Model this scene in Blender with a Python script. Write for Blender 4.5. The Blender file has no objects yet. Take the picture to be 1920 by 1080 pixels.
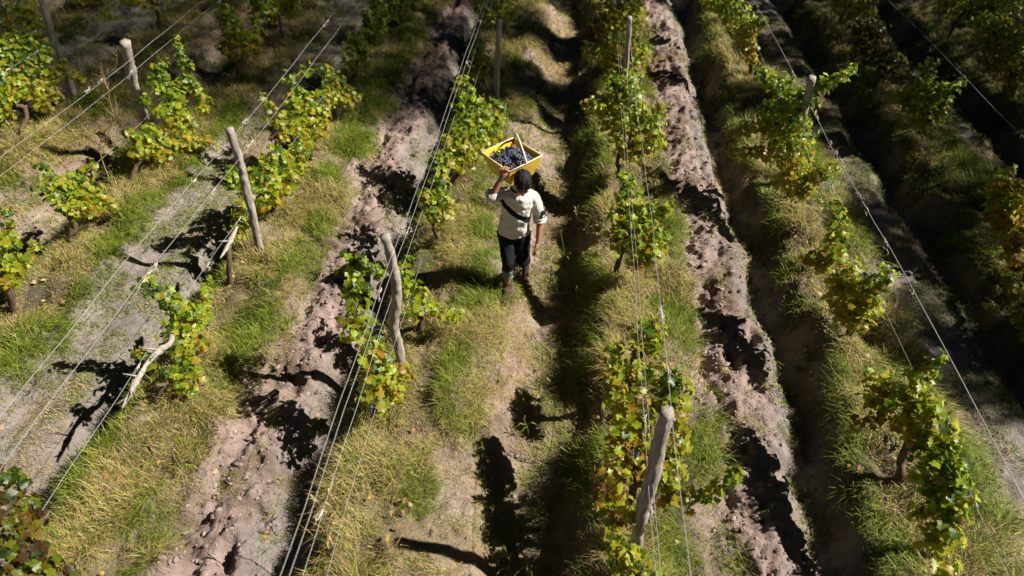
import bpy, bmesh, math, random
import numpy as np
from mathutils import Vector, Matrix
R_=math.radians
scene=bpy.context.scene
# ------------------------------------------------------------ camera
CAMH=5.1
PITCH,YAW=R_(40.572),R_(5.087)
cam=bpy.data.cameras.new('camera'); camo=bpy.data.objects.new('camera',cam)
scene.collection.objects.link(camo); scene.camera=camo
cam.sensor_width=36.0; cam.lens=24.0; cam.clip_start=.1; cam.clip_end=2000
camo.location=(0,0,CAMH); camo.rotation_euler=(math.pi/2-PITCH,0,YAW)
cam.dof.use_dof=True; cam.dof.focus_distance=7.0; cam.dof.aperture_fstop=1.1
scene.render.resolution_x=1024; scene.render.resolution_y=576
# ------------------------------------------------------------ light
SUN_EL,SUN_AZ=R_(41.5),R_(86)          # azimuth clockwise from +Y
world=bpy.data.worlds.new('World'); scene.world=world; world.use_nodes=True
wn=world.node_tree.nodes; wl=world.node_tree.links
sky=wn.new('ShaderNodeTexSky'); sky.sky_type='NISHITA'; sky.sun_disc=False
sky.sun_elevation=SUN_EL; sky.sun_rotation=SUN_AZ
wl.new(sky.outputs[0],wn['Background'].inputs[0]); wn['Background'].inputs[1].default_value=.05
sky.altitude=1500; sky.air_density=.1; sky.dust_density=0; sky.ozone_density=3
sl=bpy.data.lights.new('sun','SUN'); sl.energy=5.0; sl.angle=R_(.5); sl.color=(1.,.93,.82)
so=bpy.data.objects.new('sun',sl); scene.collection.objects.link(so)
sd=Vector((math.cos(SUN_EL)*math.sin(SUN_AZ),math.cos(SUN_EL)*math.cos(SUN_AZ),math.sin(SUN_EL)))
so.rotation_euler=sd.to_track_quat('Z','Y').to_euler(); so.location=(20,0,20)
scene.view_settings.view_transform='Standard'; scene.view_settings.look='None'
scene.view_settings.gamma=1; scene.view_settings.exposure=.92
# ------------------------------------------------------------ helpers
rng=np.random.default_rng(7); random.seed(7)
COL=scene.collection
def tag(o,label=None,cat=None,group=None,kind=None):
    if label:o['label']=label
    if cat:o['category']=cat
    if group:o['group']=group
    if kind:o['kind']=kind
    return o
def empty(name,loc=(0,0,0)):
    o=bpy.data.objects.new(name,None); COL.objects.link(o); o.location=loc; o.empty_display_size=.1
    return o
def mesh_np(name,V,T,mat,col=None,parent=None,smooth=True,quads=None):
    """V (n,3); T (m,3) triangles; quads (k,4); col (n,3|4) linear point colours"""
    V=np.asarray(V,dtype=np.float32)
    off=np.array(parent.matrix_basis.translation if parent is not None and parent.parent is None else (0,0,0),dtype=np.float32)
    if parent is not None and parent.parent is not None: off=np.array(parent.parent.matrix_basis.translation,dtype=np.float32)
    V=V-off
    me=bpy.data.meshes.new(name)
    parts=[]; sizes=[]
    if T is not None and len(T): T=np.asarray(T,dtype=np.int32); parts.append(T.ravel()); sizes.append(np.full(len(T),3,np.int32))
    if quads is not None and len(quads): Q=np.asarray(quads,dtype=np.int32); parts.append(Q.ravel()); sizes.append(np.full(len(Q),4,np.int32))
    L=np.concatenate(parts); S=np.concatenate(sizes)
    me.vertices.add(len(V)); me.vertices.foreach_set('co',V.ravel())
    me.loops.add(len(L)); me.loops.foreach_set('vertex_index',L)
    me.polygons.add(len(S)); st=np.concatenate([[0],np.cumsum(S)[:-1]]).astype(np.int32)
    me.polygons.foreach_set('loop_start',st)
    try: me.polygons.foreach_set('loop_total',S)
    except Exception: pass
    me.update(calc_edges=True)
    me.polygons.foreach_set('use_smooth',np.full(len(S),smooth))
    if col is not None:
        c=np.ones((len(V),4),np.float32); c[:,:3]=np.asarray(col)[:,:3]
        a=me.color_attributes.new('tint','FLOAT_COLOR','POINT'); a.data.foreach_set('color',c.ravel())
    me.materials.append(mat)
    o=bpy.data.objects.new(name,me); COL.objects.link(o)
    if parent is not None: o.parent=parent
    return o
def hash2(ix,iy,s=0.):
    h=np.sin(ix*127.1+iy*311.7+s*74.7)*43758.5453
    return h-np.floor(h)
def vn(x,y,s=0.):
    x=np.asarray(x,float); y=np.asarray(y,float)
    ix=np.floor(x); iy=np.floor(y); fx=x-ix; fy=y-iy
    fx=fx*fx*(3-2*fx); fy=fy*fy*(3-2*fy)
    a=hash2(ix,iy,s); b=hash2(ix+1,iy,s); c=hash2(ix,iy+1,s); d=hash2(ix+1,iy+1,s)
    return (a+(b-a)*fx)*(1-fy)+(c+(d-c)*fx)*fy
def fbm(x,y,s=0.,o=4):
    r=0; a=.5; t=0
    for i in range(o): r=r+a*vn(x,y,s+i*3.1); t+=a; a*=.5; x=x*2.03+1.7; y=y*2.03+9.2
    return r/t
def sst(a,b,x):
    t=np.clip((x-a)/(b-a),0,1); return t*t*(3-2*t)
class Geo:
    def __init__(s): s.v=[];s.t=[];s.n=0;s.c=[]
    def add(s,v,t,c=None):
        v=np.asarray(v,float); s.v.append(v); s.t.append(np.asarray(t,int)+s.n); s.n+=len(v)
        if c is not None: s.c.append(np.broadcast_to(np.asarray(c,float),(len(v),3)))
    def build(s,name,mat,parent=None,smooth=True):
        return mesh_np(name,np.concatenate(s.v),np.concatenate(s.t),mat,np.concatenate(s.c) if s.c else None,parent,smooth)
def catmull(P,m):
    P=np.asarray(P,float)
    if len(P)<3: 
        t=np.linspace(0,1,m+1)[:,None]; return P[0]*(1-t)+P[1]*t
    E=np.vstack([2*P[0]-P[1],P,2*P[-1]-P[-2]]); out=[]
    for i in range(1,len(E)-2):
        for k in range(m):
            t=k/m; a,b,c,d=E[i-1],E[i],E[i+1],E[i+2]
            out.append(.5*((2*b)+(-a+c)*t+(2*a-5*b+4*c-d)*t*t+(-a+3*b-3*c+d)*t**3))
    out.append(P[-1]); return np.array(out)
def tube(P,Rr,n=8,rough=0.,seed=0,cap=True):
    P=np.asarray(P,float); m=len(P)
    Rr=np.interp(np.linspace(0,1,m),np.linspace(0,1,len(np.atleast_1d(Rr))),np.atleast_1d(Rr)) if np.ndim(Rr) else np.full(m,Rr)
    T=np.gradient(P,axis=0); T/=np.linalg.norm(T,axis=1)[:,None]+1e-9
    ref=np.array([0,0,1.]) if abs(T[0][2])<.9 else np.array([1.,0,0])
    u=np.cross(T[0],ref); u/=np.linalg.norm(u); U=[u]
    for i in range(1,m):
        u=U[-1]-T[i]*(U[-1]@T[i]); u/=np.linalg.norm(u)+1e-9; U.append(u)
    U=np.array(U); W=np.cross(T,U); a=np.arange(n)*2*math.pi/n
    rr=Rr[:,None]*np.ones((1,n))
    if rough: rr=rr*(1+rough*(2*vn(np.arange(m)[:,None]*.9+seed*7.3+0*a,a[None]*1.6+seed,seed)-1))
    V=P[:,None]+rr[...,None]*(np.cos(a)[None,:,None]*U[:,None]+np.sin(a)[None,:,None]*W[:,None])
    V=V.reshape(-1,3); t=[]
    i=np.arange(m-1)[:,None]*n; j=np.arange(n)[None]; k=(j+1)%n
    A=(i+j).ravel();B=(i+k).ravel();C=(i+n+k).ravel();D=(i+n+j).ravel()
    t=np.concatenate([np.stack([A,B,C],1),np.stack([A,C,D],1)])
    if cap:
        V=np.vstack([V,P[0],P[-1]]); c0=len(V)-2; c1=len(V)-1; jj=np.arange(n); kk=(jj+1)%n; o=(m-1)*n
        t=np.concatenate([t,np.stack([kk,jj,np.full(n,c0)],1),np.stack([o+jj,o+kk,np.full(n,c1)],1)])
    return V,t
# ------------------------------------------------------------ materials
def mat(name,color=(.5,.5,.5),rough=.7,attr=False,transl=0.,noise=None,bump=0.,bscale=40,spec=.4,nstretch=(1,1,1),sheen=0):
    m=bpy.data.materials.new(name); m.use_nodes=True; N=m.node_tree.nodes; L=m.node_tree.links
    p=N['Principled BSDF']; out=N['Material Output']; p.inputs['Roughness'].default_value=rough
    p.inputs['Specular IOR Level'].default_value=spec
    if attr:
        a=N.new('ShaderNodeAttribute'); a.attribute_name='tint'; c=a.outputs['Color']
    else:
        r=N.new('ShaderNodeRGB'); r.outputs[0].default_value=(*color,1); c=r.outputs[0]
    tc=N.new('ShaderNodeTexCoord'); mp=N.new('ShaderNodeMapping'); mp.inputs['Scale'].default_value=nstretch
    L.new(tc.outputs['Object'],mp.inputs[0])
    if noise:   # (scale, amount, colour2)
        n=N.new('ShaderNodeTexNoise'); n.inputs['Scale'].default_value=noise[0]; n.inputs['Detail'].default_value=6; n.inputs['Roughness'].default_value=.65
        L.new(mp.outputs[0],n.inputs['Vector'])
        rp=N.new('ShaderNodeMapRange'); rp.inputs['From Min'].default_value=.35; rp.inputs['From Max'].default_value=.65
        rp.inputs['To Min'].default_value=0; rp.inputs['To Max'].default_value=noise[1]
        L.new(n.outputs['Fac'],rp.inputs[0])
        x=N.new('ShaderNodeMix'); x.data_type='RGBA'; x.blend_type='MULTIPLY' if len(noise)<4 else 'MIX'
        L.new(rp.outputs[0],x.inputs[0]); L.new(c,x.inputs[6]); x.inputs[7].default_value=(*noise[2],1); c=x.outputs[2]
    L.new(c,p.inputs['Base Color'])
    if bump:
        b=N.new('ShaderNodeBump'); b.inputs['Strength'].default_value=1; b.inputs['Distance'].default_value=bump
        n2=N.new('ShaderNodeTexNoise'); n2.inputs['Scale'].default_value=bscale; n2.inputs['Detail'].default_value=8; n2.inputs['Roughness'].default_value=.7
        L.new(mp.outputs[0],n2.inputs['Vector']); L.new(n2.outputs['Fac'],b.inputs['Height']); L.new(b.outputs[0],p.inputs['Normal'])
    if transl:
        t=N.new('ShaderNodeBsdfTranslucent'); ms=N.new('ShaderNodeMixShader'); ms.inputs[0].default_value=transl
        g=N.new('ShaderNodeGamma'); g.inputs[1].default_value=.7; L.new(c,g.inputs[0]); L.new(g.outputs[0],t.inputs[0])
        L.new(p.outputs[0],ms.inputs[1]); L.new(t.outputs[0],ms.inputs[2]); L.new(ms.outputs[0],out.inputs[0])
    return m
M_soil=mat('soil',attr=True,rough=.95,noise=(9,.7,(.55,.5,.47)),bump=.03,bscale=38,spec=.15)
M_clod=mat('clod',attr=True,rough=.95,bump=.004,bscale=90,spec=.1)
M_grass=mat('grass_blades',attr=True,rough=.55,transl=.3,spec=.35)
M_leaf=mat('vine_leaf',attr=True,rough=.42,transl=.55,noise=(60,.35,(.7,.75,.5)),spec=.6)
M_shadetree=mat('shade_tree_leaf',(.08,.12,.03),.5,transl=.2)  # leaves of the added out-of-view shade trees
M_litter=mat('dry_leaf',attr=True,rough=.7,transl=.15)
M_bark=mat('vine_bark',(.16,.115,.08),.9,noise=(30,.9,(.35,.3,.28)),bump=.01,bscale=60,nstretch=(1,1,.25),spec=.15)
M_deadwood=mat('bleached_wood',(.46,.42,.37),.85,noise=(40,.8,(.45,.42,.4)),bump=.008,bscale=70,nstretch=(1,1,.4),spec=.15)
M_cane=mat('cane',(.2,.12,.06),.8,spec=.2)
M_greencane=mat('green_cane',(.2,.19,.06),.7,spec=.2)
M_post=mat('weathered_post',(.47,.43,.38),.85,noise=(22,.9,(.38,.35,.33)),bump=.008,bscale=45,nstretch=(3,3,.18),spec=.15)
M_wire=mat('galvanised_wire',(.38,.37,.36),.55,spec=.4); M_wire.node_tree.nodes['Principled BSDF'].inputs['Metallic'].default_value=.25
M_tendril=mat('dry_tendril',(.5,.45,.38),.85,spec=.15)
M_grape=mat('grape_skin',(.02,.02,.05),.4,noise=(30,.8,(.13,.15,.25),1),spec=.5)
# ------------------------------------------------------------ terrain
RX=np.array([-22.3,-20.,-17.7,-15.4,-13.1,-10.8,-8.45,-6.05,-3.72,-1.48,.72,3.05,5.4,7.5,9.8,12.1,14.4,16.7])
# alley kind to the right of each row: 0 grassy, 1 ploughed, 2 grey silt
AK=np.array([0,1,0,1,0,1,0,1,2,1,0,1,2,1,0,1,0,1])
AK[10]=1; AK[11]=2; AK[12]=2; AK[13]=0; AK[6]=0; AK[5]=2; AK[list(RX).index(-6.05)]=2; AK[list(RX).index(-3.72)]=1; AK[list(RX).index(-1.48)]=0
def rowinfo(x,y):
    xw=x+.07*(vn(y*.9,x*0+3.3,5)-.5)*2
    i=np.clip(np.searchsorted(RX,xw)-1,0,len(RX)-2)
    v=(xw-RX[i])/(RX[i+1]-RX[i])          # 0..1 across the alley
    W=RX[i+1]-RX[i]
    left=v<.5
    u=np.where(left,v*W,(v-1)*W)          # signed offset from nearest row
    return i,v,u,AK[i]
def terrain(x,y,fine=True):
    x=np.asarray(x,float); y=np.asarray(y,float)
    i,v,u,k=rowinfo(x,y)
    wob=.13*(fbm(x*0+y*1.3,x*.6,11)-.5)*2+.10*(fbm(x*5,y*4,13,3)-.5)*2
    au=np.abs(u)+wob
    s=np.where(u>0,sst(.48,.90,au),sst(.20,.50,au))
    mid=1-sst(.92,1.13,np.abs(u))
    depth=np.where(k==1,.17,np.where(k==2,.19,.13))
    z=-s*depth
    dv=.65+.7*fbm(x*.9+3,y*1.1,15,2)
    dl=(1-v)*(RX[i+1]-RX[i])+wob; dr=v*(RX[i+1]-RX[i])+wob
    z=z-dv*np.where(k==1,.25,np.where(k==2,.24,.30))*np.exp(-(np.abs(dl-np.where(k==0,.80,.62))/np.where(k==0,.43,.22))**np.where(k==0,4,2.4))
    z=z-.05*(k==1)*np.exp(-((dr-.86)/.11)**2)
    c=np.clip(1-((v-.48)/.22)**2,0,1)
    z=z+np.where(k==1,.08,.02)*c
    z=z+.11*(fbm(x*1.7,y*1.4,21)-.5)*2*(1-s*.5)+.22*(fbm(x*3.6,y*3.0,23,2)-.5)*(1-.8*s)
    if fine:
        pl=(k==1)*sst(.5,.8,au)
        nf=fbm(x*7,y*7,31,4); rid=1-np.abs(2*fbm(x*4+3,y*4,41,3)-1)
        z=z+pl*(.055*(nf-.5)*2+.04*(rid-.8)+.13*(fbm(x*15,y*15,35,4)-.5)*(.5+fbm(x*2,y*2,37,2))+.018*np.sin(y*2*math.pi/.52+4*vn(x*1.1,y*.8,3)))
        for cs,sd_,dep,rad in ((.42,51,.15,.095),(.31,61,.06,.06)):
            gx=np.floor(x/cs); gy=np.floor(y/cs)
            for ax in (-1,0,1):
                for ay in (-1,0,1):
                    cx=(gx+ax+hash2(gx+ax,gy+ay,sd_))*cs; cy=(gy+ay+hash2(gx+ax,gy+ay,sd_+1))*cs
                    on=hash2(gx+ax,gy+ay,sd_+2)<.5
                    d2=((x-cx)/.8)**2+((y-cy)/1.35)**2
                    z=z-on*pl*dep*np.exp(-d2/rad**2)
        z=z+(1-pl)*(.03*(fbm(x*6,y*6,71,4)-.5)*2+.05*(fbm(x*17,y*17,73,3)-.5)*s)*np.where(k==2,.5,1)
        # wheel marks in the silt
        si=(k==2)*s
        z=z-si*.015*np.exp(-((v-.42)/.02)**2)-si*.012*np.exp(-((v-.47)/.015)**2)
    w=np.exp(-(((x+.6)/.22)**2+((y-5.86)/.3)**2)**2); z=z*(1-w)+w*(-.112+.01*fbm(x*14,y*14,77,2))   # trodden spot
    return z
def axis(a,b,step,far,g=1.16):
    core=np.arange(a,b,step); out=[b]; s=step
    while out[-1]<far: s*=g; out.append(out[-1]+s)
    inn=[]; s=step; p=a
    while p>-far: s*=g; p-=s; inn.append(p)
    return np.concatenate([inn[::-1],core,out])
xs=axis(-13.5,10.8,.026,600); ys=np.concatenate([axis(1.3,8,.02,600)[:]])
ys=ys[ys<8]; e=np.arange(8,18.5,.036); tail=[e[-1]]; s=.04
while tail[-1]<600: s*=1.16; tail.append(tail[-1]+s)
ys=np.concatenate([ys,e,tail[1:]])
X,Y=np.meshgrid(xs,ys); nx,ny=len(xs),len(ys)
Z=terrain(X,Y)
near=(X>-25)&(X<19)&(Y<40)&(Y>-15)
Z=np.where(near,Z,-.1)
i,v_,u,k=rowinfo(X,Y); au=np.abs(u)
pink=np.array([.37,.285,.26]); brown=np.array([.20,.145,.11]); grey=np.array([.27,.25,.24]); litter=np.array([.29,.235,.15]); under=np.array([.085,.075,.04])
def lerp(a,b,t): return a*(1-t[...,None])+b*t[...,None]
c=lerp(np.broadcast_to(pink,X.shape+(3,)),brown,sst(.45,.7,fbm(X*1.5,Y*1.5,81)))
c=lerp(c,grey,np.where(k==2,.85,0)*sst(.2,.4,fbm(X*2,Y*2,83)+.1))
c=lerp(c,grey,np.where((k==1)&(u<0),.85,0)*(1-sst(.80,1.1,au+.5*(fbm(X*3,Y*3,84)-.5))))
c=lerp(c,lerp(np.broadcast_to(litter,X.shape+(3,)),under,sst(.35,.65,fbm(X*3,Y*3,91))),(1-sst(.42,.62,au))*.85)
c=lerp(c,litter,np.where(k==0,.7,0)*sst(.3,.6,fbm(X*2.5,Y*2.5,95)))
c=c*(.82+.36*fbm(X*18,Y*18,99,3))[...,None]
idx=np.arange(nx*ny).reshape(ny,nx)
Q=np.stack([idx[:-1,:-1],idx[:-1,1:],idx[1:,1:],idx[1:,:-1]],-1).reshape(-1,4)
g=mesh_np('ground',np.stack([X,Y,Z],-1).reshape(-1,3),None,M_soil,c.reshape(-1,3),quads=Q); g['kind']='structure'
def tz(x,y): return float(terrain(np.array([x]),np.array([y]))[0])
# ------------------------------------------------------------ visible area test
fw=np.array([-math.sin(YAW)*math.cos(PITCH),math.cos(YAW)*math.cos(PITCH),-math.sin(PITCH)])
rt=np.array([math.cos(YAW),math.sin(YAW),0]); up=np.cross(rt,fw)
def inview(x,y,m=.22):
    P=np.stack([x,y,0*x-CAMH],-1); c=P@fw; a=(P@rt)/c; b=(P@up)/c
    return (c>0)&(np.abs(a)<.75+m)&(np.abs(b)<.422+m*.6)
# ------------------------------------------------------------ grass
def blades(x,y,L,az,th1,th2,w,col):
    n=len(x); z=terrain(x,y)-.01
    d=np.stack([np.cos(az),np.sin(az),0*az],1); pz=np.array([0,0,1.]); s=np.stack([-np.sin(az),np.cos(az),0*az],1)
    p0=np.stack([x,y,z],1)
    p1=p0+(L*.5)[:,None]*(np.cos(th1)[:,None]*pz+np.sin(th1)[:,None]*d)
    p2=p1+(L*.5)[:,None]*(np.cos(th2)[:,None]*pz+np.sin(th2)[:,None]*d)
    p2[:,2]=np.maximum(p2[:,2],z+.005)
    w=w[:,None]
    V=np.stack([p0-s*w*.6,p0+s*w*.6,p1+s*w,p1-s*w,p2],1).reshape(-1,3)
    o=(np.arange(n)*5)[:,None]
    T=np.stack([o+[0,1,2],o+[0,2,3],o+[3,2,4]],1).reshape(-1,3)
    C=np.repeat(col,5,axis=0)
    return V,T,C
DENS=1.0
N=int(2500000*DENS)
x=rng.uniform(-13,10.6,N); y=1.6+15.6*rng.beta(1.1,1.45,N)
keep=inview(x,y); x=x[keep]; y=y[keep]
i,v_,u,k=rowinfo(x,y); au=np.abs(u)
patch=fbm(x*1.9,y*1.6,201); p2_=fbm(x*6,y*6,203,3)
wobl=.14*(fbm(y*1.2,x*.7,205)-.5)*2
bermp=(1-np.where(u>0,sst(.56,.92,au+wobl),sst(.24,.52,au+wobl)))*(.30+.70*sst(.34,.5,p2_))
gp0=1.*sst(.30,.5,patch)*(.25+.7*sst(.38,.58,p2_))+.16
gp2=.85*sst(.38,.54,patch+.12*sst(6.5,8.5,y))*(.3+.7*p2_)+.03
gp1=.5*sst(.66,.74,fbm(x*2.6,y*2.6,209))
prob=np.maximum(np.maximum(bermp,.6*sst(.38,.55,fbm(x*4,y*4,215))*(u<0)*(au<.9)),np.where(k==0,gp0,np.where(k==2,gp2,gp1)))
keep=rng.random(len(x))<prob*.72
x,y,u,au,k,patch,p2_,bermp,i=[a[keep] for a in (x,y,u,au,k,patch,p2_,bermp,i)]
n=len(x); isb=bermp>.25
tuft=fbm(x*2.4,y*2.1,211,3)
L=np.where(isb,.045+.20*sst(.3,.62,tuft),.03+.07*rng.random(n))*(.6+.7*rng.random(n))
straw=fbm(x*1.9,y*1.6,221); sp=sst(.43,.53,straw+.22*(1-np.clip(au/.32,0,1))-.07*(u>.35)-.10*(u<-.2))
sp=np.where(isb,sp*.62+.03,sp*.75+.2)
comb=fbm(x*1.1,y*1.1,231,2)*2*math.pi*2
az=np.where(rng.random(n)<.3,np.where(u>0,0,math.pi)+rng.normal(0,1.,n),comb+rng.normal(0,.9,n))
th1=rng.uniform(.1,1.2,n); th2=th1+rng.uniform(.3,1.5,n)
dist=np.hypot(y,np.hypot(x,CAMH))
w=rng.uniform(.0013,.0028,n)*np.clip(dist/6.5,.9,2.2)
green=np.array([.05,.095,.012]); lgreen=np.array([.30,.36,.035]); ys_=np.array([.48,.43,.10]); st=np.array([.48,.37,.20]); rd=np.array([.42,.25,.13])
r1=rng.random((n,1)); r2=rng.random(n)
col=np.where(r2[:,None]<sp[:,None],np.where(rng.random((n,1))<.5,st,np.where(rng.random((n,1))<.55,ys_,rd)),green*(1-r1)+lgreen*r1)
col=col*(.75+.5*rng.random((n,1)))
Vv,Tt,Cc=blades(x,y,L,az,th1,th2,w,col)
gr=mesh_np('grass',Vv,Tt,M_grass,Cc,smooth=False); tag(gr,kind='stuff',label='tufty green and straw coloured grass on the row banks and alleys',cat='grass')
print('blades',n)
# ------------------------------------------------------------ clods and litter
ico=bmesh.new(); bmesh.ops.create_icosphere(ico,subdivisions=1,radius=1); IV=np.array([q.co[:] for q in ico.verts]); IT=np.array([[q.index for q in f.verts] for f in ico.faces]); ico.free()
def scatter(base,tri,P,S,rot,col,jit=.42):
    n=len(P); m=len(base)
    B=base[None]*S[:,None,:]*(1+jit*(rng.random((n,m,1))-.5)*2)
    c,s=np.cos(rot),np.sin(rot)
    bx=B[...,0]*c[:,None]-B[...,1]*s[:,None]; by=B[...,0]*s[:,None]+B[...,1]*c[:,None]
    V=np.stack([bx,by,B[...,2]],-1)+P[:,None]
    T=tri[None]+(np.arange(n)*m)[:,None,None]
    return V.reshape(-1,3),T.reshape(-1,3),np.repeat(col,m,axis=0)
N=300000; x=rng.uniform(-13,10.6,N); y=1.6+15.6*rng.beta(1.1,1.6,N)
i,v_,u,k=rowinfo(x,y); au=np.abs(u)
pr=np.where(k==1,sst(.6,.8,au)*(.3+.7*fbm(x*3,y*3,301)),np.where(k==0,.15,.05)*sst(.5,.7,au))
kp=inview(x,y)&(rng.random(N)<pr); x=x[kp];y=y[kp];n=len(x)
sz=.004+.026*rng.random(n)**7
S=np.stack([sz*(.8+.5*rng.random(n)),sz*(.8+.5*rng.random(n)),sz*.65],1)
cc=(pink*.85)[None]*(.55+.6*rng.random((n,1)))
a=scatter(IV,IT,np.stack([x,y,terrain(x,y)+sz*.2],1),S,rng.random(n)*6.3,cc)
o=mesh_np('soil_clods',*a[:2],M_clod,a[2],smooth=False); tag(o,kind='stuff',label='crumbled clods of dry pinkish soil in the ploughed alleys',cat='soil')
# leaf template: five lobed vine leaf, stem at origin, pointing +x
la=np.radians([0,16,30,50,66,88,106,126,150,172]); lr=np.array([1.0,.78,.70,.92,.66,.60,.84,.60,.52,.18])
ang=np.concatenate([-la[::-1],la[1:]]); rad=np.concatenate([lr[::-1],lr[1:]])
LV=np.stack([rad*np.cos(ang)+.18,rad*np.sin(ang),0*ang],1); LV=np.vstack([[.25,0,0],LV])*.5
LT=np.array([[0,j,j+1] for j in range(1,len(LV)-1)])
def leaves(P,size,nrm,rotz,col,cup=.25):
    """vectorised: each leaf a lobed, cupped fan"""
    n=len(P); B=np.repeat(LV[None],n,0)*size[:,None,None]
    fold=(np.abs(B[...,1])*(.25+.5*rng.random((n,1)))*cup*4*.5-(B[...,0]**2)/size[:,None]*(.2+.5*rng.random((n,1))))
    B[...,2]=fold+size[:,None]*.05*(rng.random((n,B.shape[1]))-.5)
    nz=nrm/np.linalg.norm(nrm,axis=1)[:,None]
    ref=np.stack([np.cos(rotz),np.sin(rotz),0*rotz-.6],1)
    ex=ref-nz*np.sum(ref*nz,1)[:,None]; ex/=np.linalg.norm(ex,axis=1)[:,None]+1e-9; ey=np.cross(nz,ex)
    V=P[:,None]+B[...,0:1]*ex[:,None]+B[...,1:2]*ey[:,None]+B[...,2:3]*nz[:,None]
    T=LT[None]+(np.arange(n)*len(LV))[:,None,None]
    cm=np.ones((n,len(LV),1))*col[:,None]
    return V.reshape(-1,3),T.reshape(-1,3),cm.reshape(-1,3)
N=9000; x=rng.uniform(-13,10.6,N); y=1.6+15.6*rng.beta(1.1,1.5,N); i,v_,u,k=rowinfo(x,y)
kp=inview(x,y)&(rng.random(N)<np.where(np.abs(u)<.5,.5,.12)); x=x[kp];y=y[kp];n=len(x)
lc=np.array([[.40,.26,.06],[.30,.15,.06],[.42,.33,.18],[.22,.12,.06]])[rng.integers(0,4,n)]
nm=np.stack([rng.normal(0,.45,n),rng.normal(0,.45,n),np.ones(n)],1)
a=leaves(np.stack([x,y,terrain(x,y)+.012+.05*(np.abs(u[kp])<.45)],1),rng.uniform(.04,.08,n),nm,rng.random(n)*6.3,lc)
o=mesh_np('leaf_litter',a[0],a[1],M_litter,a[2],smooth=False); tag(o,kind='stuff',label='dry fallen vine leaves scattered under the rows',cat='leaf litter')
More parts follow.
